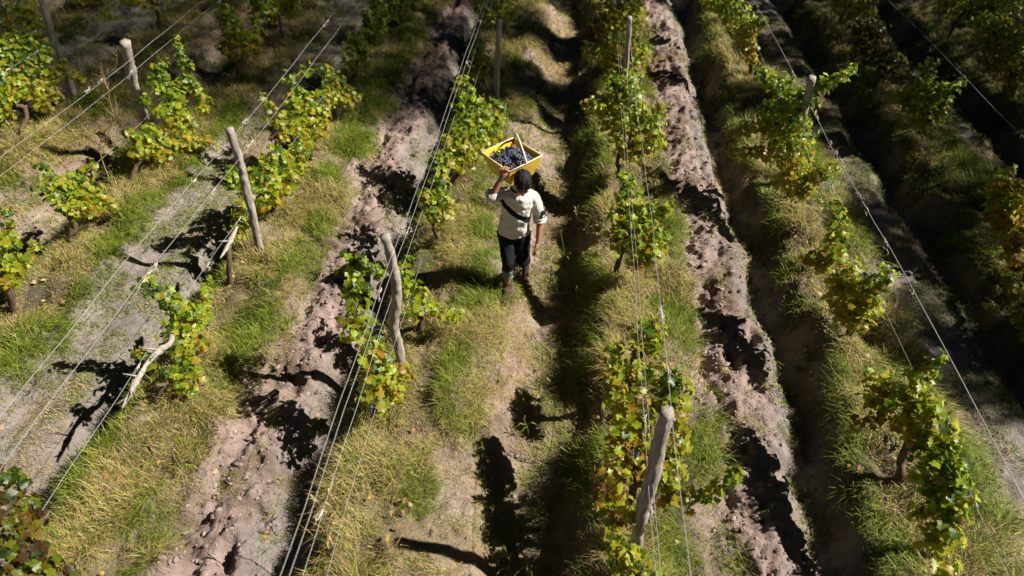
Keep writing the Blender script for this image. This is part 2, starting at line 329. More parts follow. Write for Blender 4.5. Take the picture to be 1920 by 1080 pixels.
VINES=[
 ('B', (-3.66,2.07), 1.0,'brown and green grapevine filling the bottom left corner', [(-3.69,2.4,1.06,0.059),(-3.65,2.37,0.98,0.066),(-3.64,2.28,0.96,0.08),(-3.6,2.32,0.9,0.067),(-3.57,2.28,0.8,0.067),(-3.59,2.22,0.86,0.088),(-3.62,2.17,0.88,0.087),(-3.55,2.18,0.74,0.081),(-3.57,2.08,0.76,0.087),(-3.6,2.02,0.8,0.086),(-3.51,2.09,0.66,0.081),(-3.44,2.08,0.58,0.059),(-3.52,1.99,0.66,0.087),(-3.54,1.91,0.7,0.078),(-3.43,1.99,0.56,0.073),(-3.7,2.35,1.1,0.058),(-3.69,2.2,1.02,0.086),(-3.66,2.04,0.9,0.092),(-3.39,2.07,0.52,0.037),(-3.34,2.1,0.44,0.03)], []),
 ('D', (0.71,2.64), 0.35,'low grapevine at the foot of the thick leaning post, by the bottom edge', [(0.51,2.7,0.42,0.059),(0.58,2.63,0.4,0.07),(0.65,2.56,0.4,0.07),(0.72,2.49,0.42,0.061),(0.55,2.54,0.38,0.054),(0.79,2.44,0.42,0.053),(0.62,2.41,0.36,0.068),(0.51,2.77,0.44,0.04)], []),
 ('E', (3.04,2.96), 0.25,'large dark green grapevine in the bottom right, nearest of its row', [(2.89,3.25,0.64,0.097),(2.96,3.19,0.74,0.087),(3.02,3.14,0.78,0.07),(3.03,3.04,0.76,0.062),(2.94,3.1,0.66,0.102),(2.86,3.09,0.56,0.088),(2.96,2.98,0.64,0.085),(2.88,2.94,0.52,0.086),(2.92,2.83,0.56,0.077),(2.84,2.83,0.44,0.062),(2.87,2.74,0.46,0.061),(2.86,2.65,0.44,0.068),(2.8,3.08,0.46,0.056),(2.9,3.4,0.7,0.09),(2.96,3.32,0.78,0.088),(3.02,3.23,0.82,0.071)], []),
 ('D', (0.74,3.05), 0.75,'big golden and orange grapevine behind and left of the thick leaning post', [(0.52,3.88,0.84,0.097),(0.55,3.73,0.78,0.105),(0.58,3.59,0.72,0.104),(0.61,3.44,0.68,0.11),(0.55,3.29,0.62,0.109),(0.53,3.14,0.56,0.107),(0.51,2.99,0.5,0.098),(0.71,3.68,0.82,0.095),(0.73,3.52,0.76,0.102),(0.75,3.34,0.68,0.1),(0.67,3.21,0.62,0.099),(0.61,2.86,0.5,0.08),(0.69,3.9,0.9,0.07),(0.47,2.86,0.48,0.056)], [(0.66,3.21,0.72)]),
 ('D', (0.86,3.19), 0.35,'yellow green grapevine right of the thick leaning post with a low arm stretching right', [(0.86,3.87,0.92,0.079),(0.96,3.8,0.94,0.078),(1.04,3.81,1.0,0.06),(1.07,3.72,0.98,0.051),(1.01,3.65,0.92,0.076),(0.9,3.69,0.86,0.086),(0.97,3.53,0.84,0.092),(1.03,3.44,0.82,0.058),(0.96,3.34,0.74,0.099),(0.91,3.21,0.68,0.09),(0.86,3.08,0.62,0.081),(0.95,3.14,0.68,0.065),(0.95,2.98,0.64,0.072),(1.04,2.92,0.68,0.059),(1.13,2.91,0.72,0.054),(1.2,2.89,0.78,0.054),(1.26,2.89,0.86,0.046),(1.31,2.92,0.92,0.049),(1.34,2.96,0.96,0.038),(0.86,2.97,0.58,0.064)], []),
 ('E', (2.99,3.65), 0.45,'grapevine with red brown leaves and one long upright shoot, lower right', [(3.04,4.03,1.16,0.046),(3.02,4.0,1.08,0.055),(2.97,3.98,1.02,0.064),(2.92,3.99,0.94,0.065),(2.78,4.1,0.78,0.063),(2.7,4.05,0.7,0.081),(2.75,3.95,0.68,0.08),(2.84,3.97,0.8,0.096),(2.86,3.82,0.78,0.103),(2.94,3.86,0.88,0.094),(2.97,3.73,0.9,0.075),(2.99,3.63,0.9,0.082),(3.01,3.53,0.9,0.073),(2.93,3.63,0.8,0.1),(2.97,3.49,0.82,0.09),(3.0,3.4,0.84,0.056),(2.84,3.7,0.7,0.068),(2.76,3.83,0.66,0.061),(2.68,3.83,0.58,0.049),(2.58,3.86,0.5,0.045),(2.52,3.87,0.44,0.036),(2.93,3.47,0.74,0.082),(2.69,4.19,0.74,0.046),(3.04,3.42,0.88,0.04)], [(2.84,3.71,0.44),(2.82,3.79,0.44)]),
 ('B', (-3.73,3.92), 0.05,'low green leafy growth in the grass below the bleached bare arm', [(-3.61,4.08,0.28,0.071),(-3.54,4.19,0.24,0.072),(-3.42,4.14,0.2,0.067),(-3.53,4.03,0.2,0.066),(-3.42,4.0,0.2,0.06)], []),
 ('C', (-1.51,4.01), 0.35,'tall narrow grapevine hugging the crooked post, green on top and brown at its foot', [(-1.82,4.6,1.32,0.085),(-1.79,4.5,1.22,0.104),(-1.75,4.39,1.1,0.104),(-1.75,4.2,1.02,0.074),(-1.77,4.07,0.98,0.064),(-1.7,4.22,0.94,0.085),(-1.61,4.1,0.8,0.094),(-1.57,3.99,0.72,0.112),(-1.52,3.85,0.64,0.12),(-1.49,3.74,0.58,0.11),(-1.41,3.95,0.6,0.085),(-1.35,4.07,0.58,0.057),(-1.36,3.84,0.52,0.084),(-1.72,4.67,1.24,0.043),(-1.64,4.71,1.16,0.049),(-1.29,4.03,0.56,0.048)], [(-1.4,3.76,0.54),(-1.5,3.6,0.58)]),
 ('D', (0.77,4.45), 0.55,'short yellow grapevine on the row right of the picker, directly above the golden vine', [(0.54,4.45,0.54,0.069),(0.59,4.51,0.58,0.059),(0.85,4.66,0.74,0.069),(0.86,4.54,0.68,0.098),(0.82,4.41,0.6,0.097),(0.91,4.44,0.68,0.068),(0.73,4.31,0.52,0.077),(0.62,4.32,0.5,0.068),(0.78,4.25,0.52,0.077),(0.89,4.67,0.76,0.049),(0.94,4.56,0.74,0.049)], []),
 ('B', (-3.73,4.61), 0.3,'small grapevine with a V of leafy shoots over the bleached bare arm', [(-3.83,4.53,1.02,0.059),(-3.79,4.54,0.94,0.07),(-3.75,4.58,0.82,0.071),(-3.69,4.56,0.74,0.092),(-3.63,4.59,0.64,0.093),(-3.57,4.67,0.56,0.084),(-3.51,4.68,0.46,0.085),(-3.53,4.9,0.62,0.064),(-3.53,4.99,0.66,0.043),(-3.52,4.81,0.52,0.048),(-3.59,4.55,0.54,0.104),(-3.61,4.42,0.52,0.092),(-3.52,4.52,0.44,0.073),(-3.66,4.39,0.6,0.071),(-3.65,4.25,0.54,0.07),(-3.6,4.3,0.46,0.081),(-3.53,4.26,0.36,0.072),(-3.76,4.02,0.62,0.039),(-3.72,4.0,0.56,0.044),(-3.67,3.98,0.5,0.039),(-3.47,4.45,0.32,0.052)], []),
 ('A', (-6.04,5.12), 0.45,'sparse grapevine at the left edge, lowest one of the third row left', [(-6.01,5.63,0.92,0.058),(-5.99,5.55,0.82,0.069),(-5.98,5.48,0.7,0.081),(-5.93,5.37,0.6,0.081),(-5.9,5.34,0.48,0.07),(-5.94,5.27,0.5,0.081),(-5.91,5.19,0.38,0.075),(-5.9,5.08,0.36,0.057),(-5.87,5.51,0.46,0.053),(-5.86,5.63,0.5,0.048),(-5.87,5.39,0.44,0.053),(-5.97,5.35,0.72,0.091),(-5.96,5.17,0.5,0.091),(-5.89,5.26,0.4,0.058)], []),
 ('C', (-1.45,5.16), 0.25,'small grapevine behind the crooked post with a leafy arm reaching right', [(-1.55,5.32,0.8,0.054),(-1.55,5.18,0.74,0.07),(-1.5,5.11,0.66,0.096),(-1.42,5.07,0.56,0.108),(-1.34,5.01,0.5,0.075),(-1.42,4.92,0.52,0.074),(-1.24,5.04,0.44,0.07),(-1.12,4.99,0.4,0.07),(-1.04,5.02,0.38,0.07),(-1.54,5.01,0.64,0.053)], [(-1.43,4.95,0.56)]),
 ('E', (3.07,5.39), 0.5,'cone shaped grapevine, green at the tip and golden brown below, second row right of picker', [(2.83,6.21,1.18,0.044),(2.83,6.1,1.12,0.066),(2.82,5.98,1.04,0.076),(2.81,5.88,0.94,0.087),(2.77,5.79,0.84,0.098),(2.71,5.78,0.74,0.088),(2.63,5.87,0.7,0.067),(2.57,5.91,0.68,0.045),(2.78,5.65,0.74,0.119),(2.87,5.54,0.8,0.106),(2.89,5.39,0.76,0.126),(2.8,5.41,0.66,0.117),(2.91,5.2,0.68,0.114),(2.83,5.21,0.6,0.115),(2.97,5.21,0.78,0.072),(3.0,5.08,0.76,0.071),(2.86,5.06,0.56,0.082),(2.9,4.99,0.6,0.071),(2.79,5.14,0.52,0.063),(3.01,5.33,0.92,0.066),(3.07,5.33,1.0,0.061),(3.1,5.25,1.02,0.06),(3.07,5.19,0.94,0.05),(3.01,5.24,0.86,0.061)], []),
 ('F', (5.13,5.8), 0.45,'dark grapevine leaf mass at the right edge, below the orange brown vine', [(5.01,6.35,0.22,0.072),(5.03,6.19,0.2,0.082),(5.06,6.02,0.2,0.104),(5.03,5.76,0.2,0.113),(4.89,5.58,0.2,0.1),(4.86,5.35,0.2,0.108)], []),
 ('D', (0.66,6.18), 0.3,'bright grapevine with a slanting trunk, directly right of the grape picker', [(0.7,6.79,1.0,0.073),(0.75,6.68,0.96,0.096),(0.74,6.56,0.86,0.12),(0.8,6.45,0.8,0.119),(0.72,6.35,0.68,0.131),(0.86,6.33,0.74,0.118),(0.94,6.21,0.72,0.117),(1.03,6.1,0.7,0.093),(0.73,6.19,0.58,0.13),(0.87,6.1,0.58,0.129),(1.0,5.94,0.6,0.092),(0.87,5.94,0.52,0.093),(0.94,6.42,0.86,0.083),(1.07,6.39,0.9,0.076),(1.16,6.35,0.96,0.041),(0.63,6.47,0.74,0.084),(1.05,5.99,0.64,0.081),(0.58,6.27,0.58,0.084)], []),
 ('A', (-6.05,6.31), 0.35,'dark spreading grapevine on a gnarled stem, third row left', [(-6.07,6.46,1.0,0.05),(-6.06,6.46,0.88,0.063),(-6.03,6.46,0.8,0.076),(-6.0,6.44,0.7,0.089),(-5.97,6.56,0.7,0.103),(-5.94,6.72,0.68,0.091),(-5.88,6.85,0.68,0.079),(-5.88,6.97,0.74,0.053),(-5.9,6.64,0.58,0.118),(-5.96,6.49,0.56,0.116),(-5.98,6.37,0.56,0.089),(-5.86,6.62,0.48,0.105),(-5.82,6.75,0.44,0.093),(-5.78,6.78,0.32,0.081),(-5.72,6.79,0.22,0.061),(-5.89,6.49,0.42,0.104),(-5.83,6.57,0.34,0.079),(-6.02,6.32,0.7,0.075),(-5.91,6.38,0.44,0.077),(-6.08,6.28,0.8,0.056)], []),
 ('F', (5.28,6.64), 0.85,'orange brown grapevine at the right edge of the picture', [(5.22,7.5,0.92,0.063),(5.18,7.45,0.84,0.088),(5.16,7.4,0.72,0.101),(5.21,7.29,0.76,0.112),(5.26,7.28,0.84,0.074),(5.12,7.3,0.56,0.102),(5.18,7.19,0.6,0.138),(5.23,7.13,0.68,0.111),(5.14,7.17,0.46,0.101),(5.2,7.03,0.52,0.137),(5.22,6.87,0.52,0.098),(5.14,7.03,0.4,0.088),(5.19,6.85,0.38,0.086),(5.28,6.97,0.68,0.134),(5.26,6.77,0.52,0.109),(5.19,6.68,0.28,0.098),(5.21,6.51,0.26,0.084)], []),
 ('C', (-1.49,6.66), 0.2,'small upright grapevine on a bare stem just left of the grape picker', [(-1.62,6.62,0.76,0.074),(-1.55,6.55,0.66,0.099),(-1.45,6.52,0.54,0.112),(-1.4,6.68,0.62,0.101),(-1.45,6.84,0.74,0.101),(-1.5,6.94,0.86,0.101),(-1.53,7.04,0.98,0.076),(-1.34,6.58,0.54,0.063)], []),
 ('B', (-3.73,7.07), 0.4,'broad grapevine right beside the straight post in the second row left', [(-3.94,6.72,0.9,0.088),(-3.88,6.71,0.8,0.102),(-3.82,6.73,0.68,0.116),(-3.76,6.91,0.68,0.118),(-3.76,6.74,0.56,0.104),(-3.7,7.11,0.68,0.133),(-3.64,7.03,0.54,0.12),(-3.61,7.28,0.62,0.135),(-3.52,7.26,0.48,0.109),(-3.52,7.46,0.64,0.123),(-3.47,7.63,0.66,0.111),(-3.65,7.4,0.78,0.108),(-3.71,7.2,0.78,0.093),(-3.44,7.47,0.52,0.083),(-3.83,6.48,0.54,0.076),(-3.81,6.34,0.44,0.082),(-3.81,6.24,0.36,0.069),(-3.69,6.73,0.42,0.079),(-3.6,6.94,0.4,0.094),(-3.55,7.07,0.44,0.081),(-3.92,6.62,0.78,0.063)], [(-3.54,7.42,0.66)]),
 ('A', (-5.96,7.7), 0.35,'large grapevine with two tall shoots behind the stout grey post', [(-5.7,9.37,1.44,0.046),(-5.7,9.33,1.34,0.054),(-5.68,9.28,1.24,0.062),(-5.65,9.3,1.14,0.07),(-5.62,9.28,1.02,0.079),(-5.8,8.93,1.22,0.076),(-5.82,8.84,1.1,0.091),(-5.79,8.8,0.96,0.107),(-5.72,8.86,0.84,0.108),(-5.83,8.67,0.98,0.09),(-5.89,8.49,0.9,0.075),(-5.67,8.89,0.72,0.109),(-5.64,9.18,0.88,0.094),(-5.56,9.18,0.8,0.095),(-5.54,9.23,0.68,0.096),(-5.46,9.2,0.56,0.088),(-5.71,8.72,0.72,0.123),(-5.78,8.54,0.72,0.121),(-5.64,8.8,0.56,0.125),(-5.68,8.58,0.5,0.108),(-5.82,8.2,0.56,0.119),(-5.86,8.0,0.5,0.118),(-5.77,8.16,0.42,0.135),(-5.71,8.27,0.32,0.137),(-5.64,8.48,0.34,0.124),(-5.58,8.5,0.2,0.125),(-5.46,8.59,0.2,0.11),(-5.28,8.56,0.2,0.094),(-5.12,8.47,0.2,0.07),(-5.81,7.96,0.36,0.104),(-5.73,8.11,0.24,0.106),(-5.88,7.85,0.42,0.073),(-5.59,8.74,0.38,0.11),(-5.94,7.96,0.64,0.073),(-5.48,9.1,0.46,0.08)], [(-5.68,8.66,0.5),(-5.74,8.62,0.54)]),
 ('C', (-1.51,7.99), 0.3,'full yellow green grapevine just behind and left of the yellow crate', [(-1.55,7.77,0.56,0.098),(-1.52,7.98,0.68,0.127),(-1.44,8.21,0.8,0.142),(-1.36,7.96,0.58,0.142),(-1.35,8.14,0.72,0.156),(-1.26,8.37,0.84,0.144),(-1.21,8.27,0.7,0.144),(-1.12,8.13,0.58,0.115),(-1.19,8.49,0.94,0.13),(-0.97,8.48,0.8,0.116),(-0.95,8.6,0.94,0.101),(-0.99,8.33,0.68,0.101),(-1.39,8.39,0.98,0.143),(-1.38,8.58,1.12,0.129),(-1.45,8.64,1.24,0.1),(-1.25,7.97,0.5,0.114),(-1.4,7.82,0.46,0.099)], []),
 ('E', (2.98,7.99), 0.3,'large bright grapevine around the short split post, with shoots spread like arms', [(2.52,9.06,1.34,0.086),(2.65,8.94,1.32,0.099),(2.75,8.79,1.34,0.111),(2.87,8.59,1.34,0.109),(3.11,8.38,1.5,0.079),(3.18,8.28,1.6,0.072),(3.26,8.2,1.7,0.064),(3.39,8.32,1.74,0.058),(2.79,8.62,1.16,0.153),(2.92,8.44,1.18,0.137),(3.03,8.38,1.32,0.107),(2.69,8.53,0.94,0.14),(2.84,8.35,1.0,0.165),(2.97,8.21,1.04,0.135),(2.55,8.56,0.84,0.113),(2.4,8.63,0.76,0.093),(2.28,8.65,0.68,0.072),(2.21,8.66,0.64,0.058),(2.82,8.15,0.8,0.164),(2.95,8.02,0.84,0.135),(2.71,8.15,0.68,0.125),(2.55,8.28,0.6,0.099),(2.37,8.37,0.54,0.079),(2.23,8.46,0.5,0.065),(2.84,7.89,0.64,0.149),(2.96,7.77,0.68,0.12),(2.9,7.61,0.54,0.133),(2.99,7.49,0.58,0.105),(2.78,7.76,0.48,0.095),(3.09,7.52,0.72,0.091),(3.16,7.51,0.82,0.084),(3.22,7.51,0.88,0.058),(2.92,7.46,0.46,0.079)], []),
 ('Z', (-8.41,8.3), 0.5,'grapevine half outside the left edge, below the broad dark one', [(-8.33,8.7,0.66,0.125),(-8.32,8.64,0.52,0.11),(-8.36,8.56,0.64,0.155),(-8.37,8.75,0.8,0.156)], []),
 ('D', (0.76,8.43), 0.45,'bushy grapevine standing right behind the bright one beside the picker', [(0.55,8.69,0.76,0.117),(0.7,8.55,0.68,0.145),(0.83,8.6,0.78,0.159),(0.81,8.41,0.6,0.13),(0.95,8.39,0.64,0.129),(1.08,8.33,0.68,0.128),(1.21,8.29,0.74,0.085),(0.72,8.79,0.88,0.161),(0.85,8.79,1.0,0.145),(0.67,8.94,1.04,0.146),(0.8,8.98,1.18,0.131),(0.59,9.05,1.18,0.102),(0.43,8.84,0.88,0.088),(0.3,8.86,0.9,0.088),(1.14,8.51,0.88,0.1),(1.23,8.57,1.02,0.071),(0.97,8.65,0.88,0.101),(1.04,8.47,0.78,0.114),(0.82,8.3,0.5,0.101),(0.95,8.24,0.54,0.1),(1.08,8.22,0.6,0.099),(0.57,8.89,0.94,0.117)], []),
 ('B', (-3.7,8.53), 0.4,'leafy grapevine just behind the one beside the straight post, second row left', [(-3.84,8.7,1.16,0.088),(-3.8,8.72,1.0,0.104),(-3.83,8.55,0.92,0.103),(-3.75,8.55,0.8,0.134),(-3.66,8.77,0.82,0.121),(-3.67,8.56,0.64,0.135),(-3.57,8.73,0.64,0.137),(-3.74,8.39,0.6,0.134),(-3.61,8.51,0.46,0.121),(-3.82,8.27,0.7,0.103),(-3.92,8.22,0.84,0.087),(-3.99,8.2,1.0,0.071),(-4.05,8.18,1.16,0.049),(-3.71,9.03,1.18,0.075),(-3.53,8.64,0.48,0.107),(-3.67,8.31,0.44,0.105),(-3.85,8.11,0.66,0.087)], [(-3.52,8.94,0.68)]),
 ('Z', (-8.45,8.91), 0.5,'broad dark grapevine behind the tall slanting post, upper left', [(-8.41,9.5,1.26,0.128),(-8.37,9.66,1.12,0.147),(-8.31,9.83,1.1,0.132),(-8.25,9.86,0.92,0.134),(-8.31,9.65,0.96,0.165),(-8.39,9.44,1.04,0.146),(-8.43,9.23,0.92,0.16),(-8.36,9.42,0.8,0.164),(-8.29,9.67,0.74,0.167),(-8.23,9.75,0.62,0.119),(-8.37,9.11,0.72,0.161),(-8.33,9.34,0.58,0.165),(-8.27,9.52,0.5,0.134),(-8.2,9.58,0.34,0.102),(-8.42,8.96,0.66,0.112),(-8.26,9.31,0.42,0.1),(-8.43,9.29,1.18,0.111),(-8.24,9.37,0.26,0.084),(-8.16,9.99,0.7,0.086),(-8.11,10.0,0.52,0.087),(-8.05,10.13,0.42,0.07)], []),
 ('B', (-3.68,9.71), 0.5,'smaller grapevine with a reddish trunk halfway up the second row left', [(-3.74,9.78,0.82,0.098),(-3.68,9.76,0.66,0.115),(-3.75,9.55,0.58,0.114),(-3.63,9.64,0.5,0.115),(-3.56,9.84,0.5,0.117),(-3.47,9.77,0.36,0.1),(-3.6,9.92,0.64,0.1),(-3.67,9.49,0.44,0.098),(-3.45,9.89,0.44,0.084),(-3.35,9.97,0.38,0.068)], [(-3.76,9.4,0.52)]),
 ('F', (5.36,9.98), 0.15,'dark green grapevine with spreading shoots, near one of the third row right', [(5.33,10.36,1.04,0.079),(5.31,10.35,0.92,0.096),(5.28,10.24,0.8,0.127),(5.22,10.36,0.66,0.13),(5.37,10.06,0.8,0.11),(5.28,10.13,0.6,0.16),(5.18,10.28,0.48,0.147),(5.35,9.91,0.62,0.141),(5.43,9.89,0.76,0.109),(5.47,9.85,0.9,0.092),(5.53,9.81,1.0,0.068),(5.23,10.0,0.4,0.144),(5.34,9.84,0.46,0.126),(5.1,10.42,0.5,0.099),(5.42,9.78,0.6,0.093),(5.29,9.78,0.34,0.079)], []),
 ('D', (0.79,10.92), 0.6,'orange tinged grapevine around the thin pole in the row right of the picker', [(0.69,10.96,0.58,0.157),(0.85,10.95,0.68,0.173),(1.02,10.92,0.74,0.155),(0.59,11.05,0.72,0.14),(0.76,11.14,0.82,0.174),(0.96,11.14,0.96,0.155),(1.09,10.96,0.86,0.12),(0.4,11.15,0.76,0.105),(0.28,11.15,0.8,0.079),(0.58,11.21,0.92,0.122),(0.95,10.81,0.56,0.138),(1.14,10.88,0.76,0.086),(0.74,10.82,0.46,0.122)], []),
 ('B', (-3.79,11.09), 0.3,'dark grapevine on a slanting trunk in the upper part of the second row left', [(-3.72,10.95,0.56,0.126),(-3.63,11.14,0.58,0.145),(-3.67,11.21,0.78,0.144),(-3.57,11.29,0.66,0.128),(-3.52,11.54,0.8,0.147),(-3.43,11.5,0.68,0.111),(-3.65,10.96,0.42,0.109),(-3.45,11.72,0.92,0.148),(-3.36,11.73,0.78,0.13),(-3.56,11.16,0.48,0.11),(-3.35,11.88,0.96,0.13),(-3.52,11.69,1.02,0.11),(-3.76,11.0,0.72,0.089)], []),
 ('C', (-1.5,11.17), 0.4,'thin grapevine in front of the short pale post, next row left of the picker', [(-1.66,11.07,0.72,0.089),(-1.6,10.98,0.58,0.106),(-1.51,11.12,0.66,0.107),(-1.51,10.94,0.46,0.107),(-1.69,10.83,0.5,0.106),(-1.59,10.86,0.4,0.107),(-1.58,11.22,0.8,0.089)], []),
 ('A', (-5.95,11.3), 0.55,'dark bushy grapevine on a clear short trunk, upper part of third row left', [(-6.04,11.59,1.2,0.11),(-6.0,11.6,1.02,0.129),(-5.98,11.59,0.84,0.149),(-5.89,11.6,0.7,0.169),(-5.96,11.4,0.68,0.13),(-5.81,11.66,0.54,0.152),(-5.74,11.85,0.52,0.135),(-5.7,12.01,0.56,0.097),(-5.86,11.49,0.46,0.151),(-5.99,11.29,0.58,0.111),(-5.75,11.63,0.36,0.115),(-5.92,11.32,0.38,0.094),(-5.66,12.27,0.9,0.136),(-5.57,12.35,0.78,0.137),(-5.73,12.24,1.0,0.115),(-5.76,12.05,0.78,0.096),(-6.02,11.71,1.28,0.11)], []),
 ('G', (7.4,11.39), 0.6,'dark grapevine in the top right corner, its lower leaves orange', [(7.08,12.66,0.92,0.148),(7.16,12.43,0.82,0.183),(7.25,12.36,0.94,0.181),(7.3,12.04,0.88,0.195),(7.22,12.19,0.64,0.2),(7.13,12.23,0.48,0.147),(7.28,11.88,0.58,0.197),(7.35,11.59,0.52,0.158),(7.22,11.91,0.38,0.145),(7.32,11.53,0.36,0.124),(7.07,12.48,0.66,0.13),(7.38,11.76,0.72,0.158),(7.4,11.85,1.04,0.191),(7.43,11.45,0.58,0.173),(7.31,11.49,0.24,0.106)], []),
 ('Y', (-10.65,11.73), 0.5,'grapevine in the top left corner beside the thin post', [(-10.68,12.31,0.74,0.121),(-10.57,12.53,0.62,0.143),(-10.5,12.65,0.48,0.145),(-10.63,12.32,0.44,0.122),(-10.55,12.55,0.36,0.104),(-10.64,12.06,0.38,0.101),(-10.5,12.9,0.6,0.126),(-10.7,12.05,0.58,0.12)], []),
 ('E', (3.17,11.99), 0.45,'sparse grapevine behind the bright one around the split post, near the top edge', [(2.56,12.71,1.06,0.132),(2.72,12.55,1.08,0.149),(2.88,12.41,1.06,0.166),(2.86,12.34,0.9,0.167),(2.97,12.13,0.84,0.147),(3.08,12.11,0.94,0.109),(3.16,12.01,1.04,0.09),(2.95,12.08,0.72,0.129),(3.06,11.86,0.64,0.091),(3.1,11.65,0.52,0.081),(2.66,12.53,0.92,0.094),(2.76,12.66,1.2,0.149),(3.04,11.83,0.54,0.073)], []),
 ('F', (5.39,12.65), 0.7,'brownish grapevine mid way along the third row right of the picker', [(5.33,12.75,0.74,0.152),(5.23,12.87,0.6,0.173),(5.11,13.15,0.64,0.156),(5.32,12.65,0.54,0.19),(5.22,12.73,0.36,0.174),(5.44,12.39,0.5,0.169),(5.34,12.37,0.36,0.17),(5.52,12.12,0.42,0.148),(5.42,12.08,0.26,0.13),(5.56,11.86,0.32,0.11),(5.61,11.65,0.26,0.091),(5.61,11.91,0.46,0.109),(5.39,12.61,0.7,0.113)], []),
 ('A', (-5.84,13.25), 0.4,'grapevine at the top edge of the third row left', [(-5.81,13.6,0.56,0.149),(-5.91,13.44,0.56,0.127),(-5.71,13.68,0.38,0.129),(-5.77,13.71,0.66,0.149),(-6.0,13.34,0.74,0.146),(-5.68,13.84,0.54,0.13)], []),
 ('Z', (-8.44,13.43), 0.6,'grapevine with a bare reddish trunk at the top edge, fourth row left', [(-8.46,13.22,0.66,0.126),(-8.41,13.37,0.56,0.107),(-8.33,13.58,0.6,0.151),(-8.5,13.15,0.76,0.125),(-8.43,13.42,0.72,0.148)], []),
 ('E', (3.11,13.62), 0.4,'grapevine barely showing at the top edge, farthest of the second row right', [(2.61,13.98,0.68,0.124),(2.73,13.93,0.8,0.144),(2.55,14.07,0.8,0.145)], []),
 ('D', (0.89,13.85), 0.55,'furthest grapevine of the row right of the picker, cut by the top edge', [(0.77,13.65,0.38,0.188),(0.97,13.71,0.52,0.208),(1.17,13.51,0.44,0.165),(0.61,13.83,0.52,0.167),(0.86,13.89,0.66,0.188),(1.11,13.78,0.7,0.165),(0.74,13.97,0.78,0.167),(0.57,13.62,0.28,0.126),(1.21,13.67,0.64,0.123)], []),
 ('B', (-3.65,13.89), 0.2,'dark grapevine at the top edge of the second row left', [(-3.9,13.59,0.62,0.147),(-3.78,13.69,0.52,0.17),(-3.61,13.92,0.52,0.172),(-3.42,14.03,0.44,0.152),(-3.3,14.2,0.44,0.131),(-3.64,13.71,0.38,0.128),(-3.47,13.91,0.32,0.108),(-3.7,13.9,0.68,0.171),(-3.44,14.18,0.58,0.152)], []),
 ('C', (-1.5,13.92), 0.4,'dark grapevine cut by the top edge above the short pale post', [(-1.8,13.68,0.62,0.167),(-1.63,13.75,0.54,0.19),(-1.4,13.9,0.54,0.191),(-1.25,13.84,0.44,0.149),(-1.43,13.72,0.34,0.148),(-1.68,13.58,0.38,0.147),(-1.85,13.74,0.76,0.167),(-1.55,13.9,0.74,0.189),(-1.3,14.05,0.68,0.149)], []),
 ('Y', (-10.72,14.22), 0.5,'grapevine with a thin trunk at the very top left edge', [(-10.58,14.56,0.24,0.14),(-10.69,14.3,0.34,0.137),(-10.4,14.63,0.2,0.117),(-10.65,14.46,0.36,0.138)], []),
 ('G', (7.46,14.28), 0.3,'dark grapevine with a thin bent trunk at the top edge, far right', [(7.4,14.44,0.62,0.188),(7.48,14.14,0.62,0.184),(7.33,14.68,0.64,0.169),(7.56,14.05,0.8,0.182),(7.66,13.84,0.82,0.159),(7.76,13.64,0.84,0.177),(7.85,13.37,0.98,0.172),(7.59,13.91,0.6,0.142),(7.4,14.5,0.8,0.187),(7.79,13.7,1.04,0.195)], []),
 ('F', (5.41,14.69), 0.5,'grapevine at the top edge in the third row right of the picker', [(5.3,14.62,0.5,0.15),(5.41,14.58,0.62,0.17),(5.53,14.27,0.62,0.167),(5.67,14.04,0.6,0.144),(5.48,14.29,0.46,0.147),(5.6,14.31,0.76,0.187),(5.32,14.7,0.68,0.171)], []),
]
SHADE_LEAFN=13000
# ------------------------------------------------------------ grape bunch geometry
def bunch(G,top,L,r,nb,gr=.0085):
    pts=[]
    for j in range(nb):
        t=rng.random()**.8; rr=r*(1-.75*t)*math.sqrt(rng.random()); a=rng.random()*6.3
        pts.append([top[0]+rr*math.cos(a),top[1]+rr*math.sin(a),top[2]-L*t])
    pts=np.array(pts); n=len(pts)
    a=scatter(IV,IT,pts,np.full((n,3),gr)*(.85+.3*rng.random((n,1))),rng.random(n)*6.3,np.zeros((n,3)),0)
    G.add(a[0],a[1])
SUNV=np.array(sd[:])
def leafcol(n,aut,hgt):
    """per leaf colour: green to yellow, orange, brown with autumn value"""
    g=np.array([.055,.12,.012]); yg=np.array([.33,.44,.022]); ye=np.array([.44,.36,.03]); og=np.array([.38,.18,.02]); br=np.array([.16,.075,.03])
    q=np.clip(rng.normal(.17+.44*aut,.17+.08*aut,n)-.16*hgt,0,1)
    k=np.array([0,.28,.55,.78,1.]); C=np.stack([g,yg,ye,og,br])
    return np.stack([np.interp(q,k,C[:,j]) for j in range(3)],1)*(.8+.4*rng.random((n,1)))
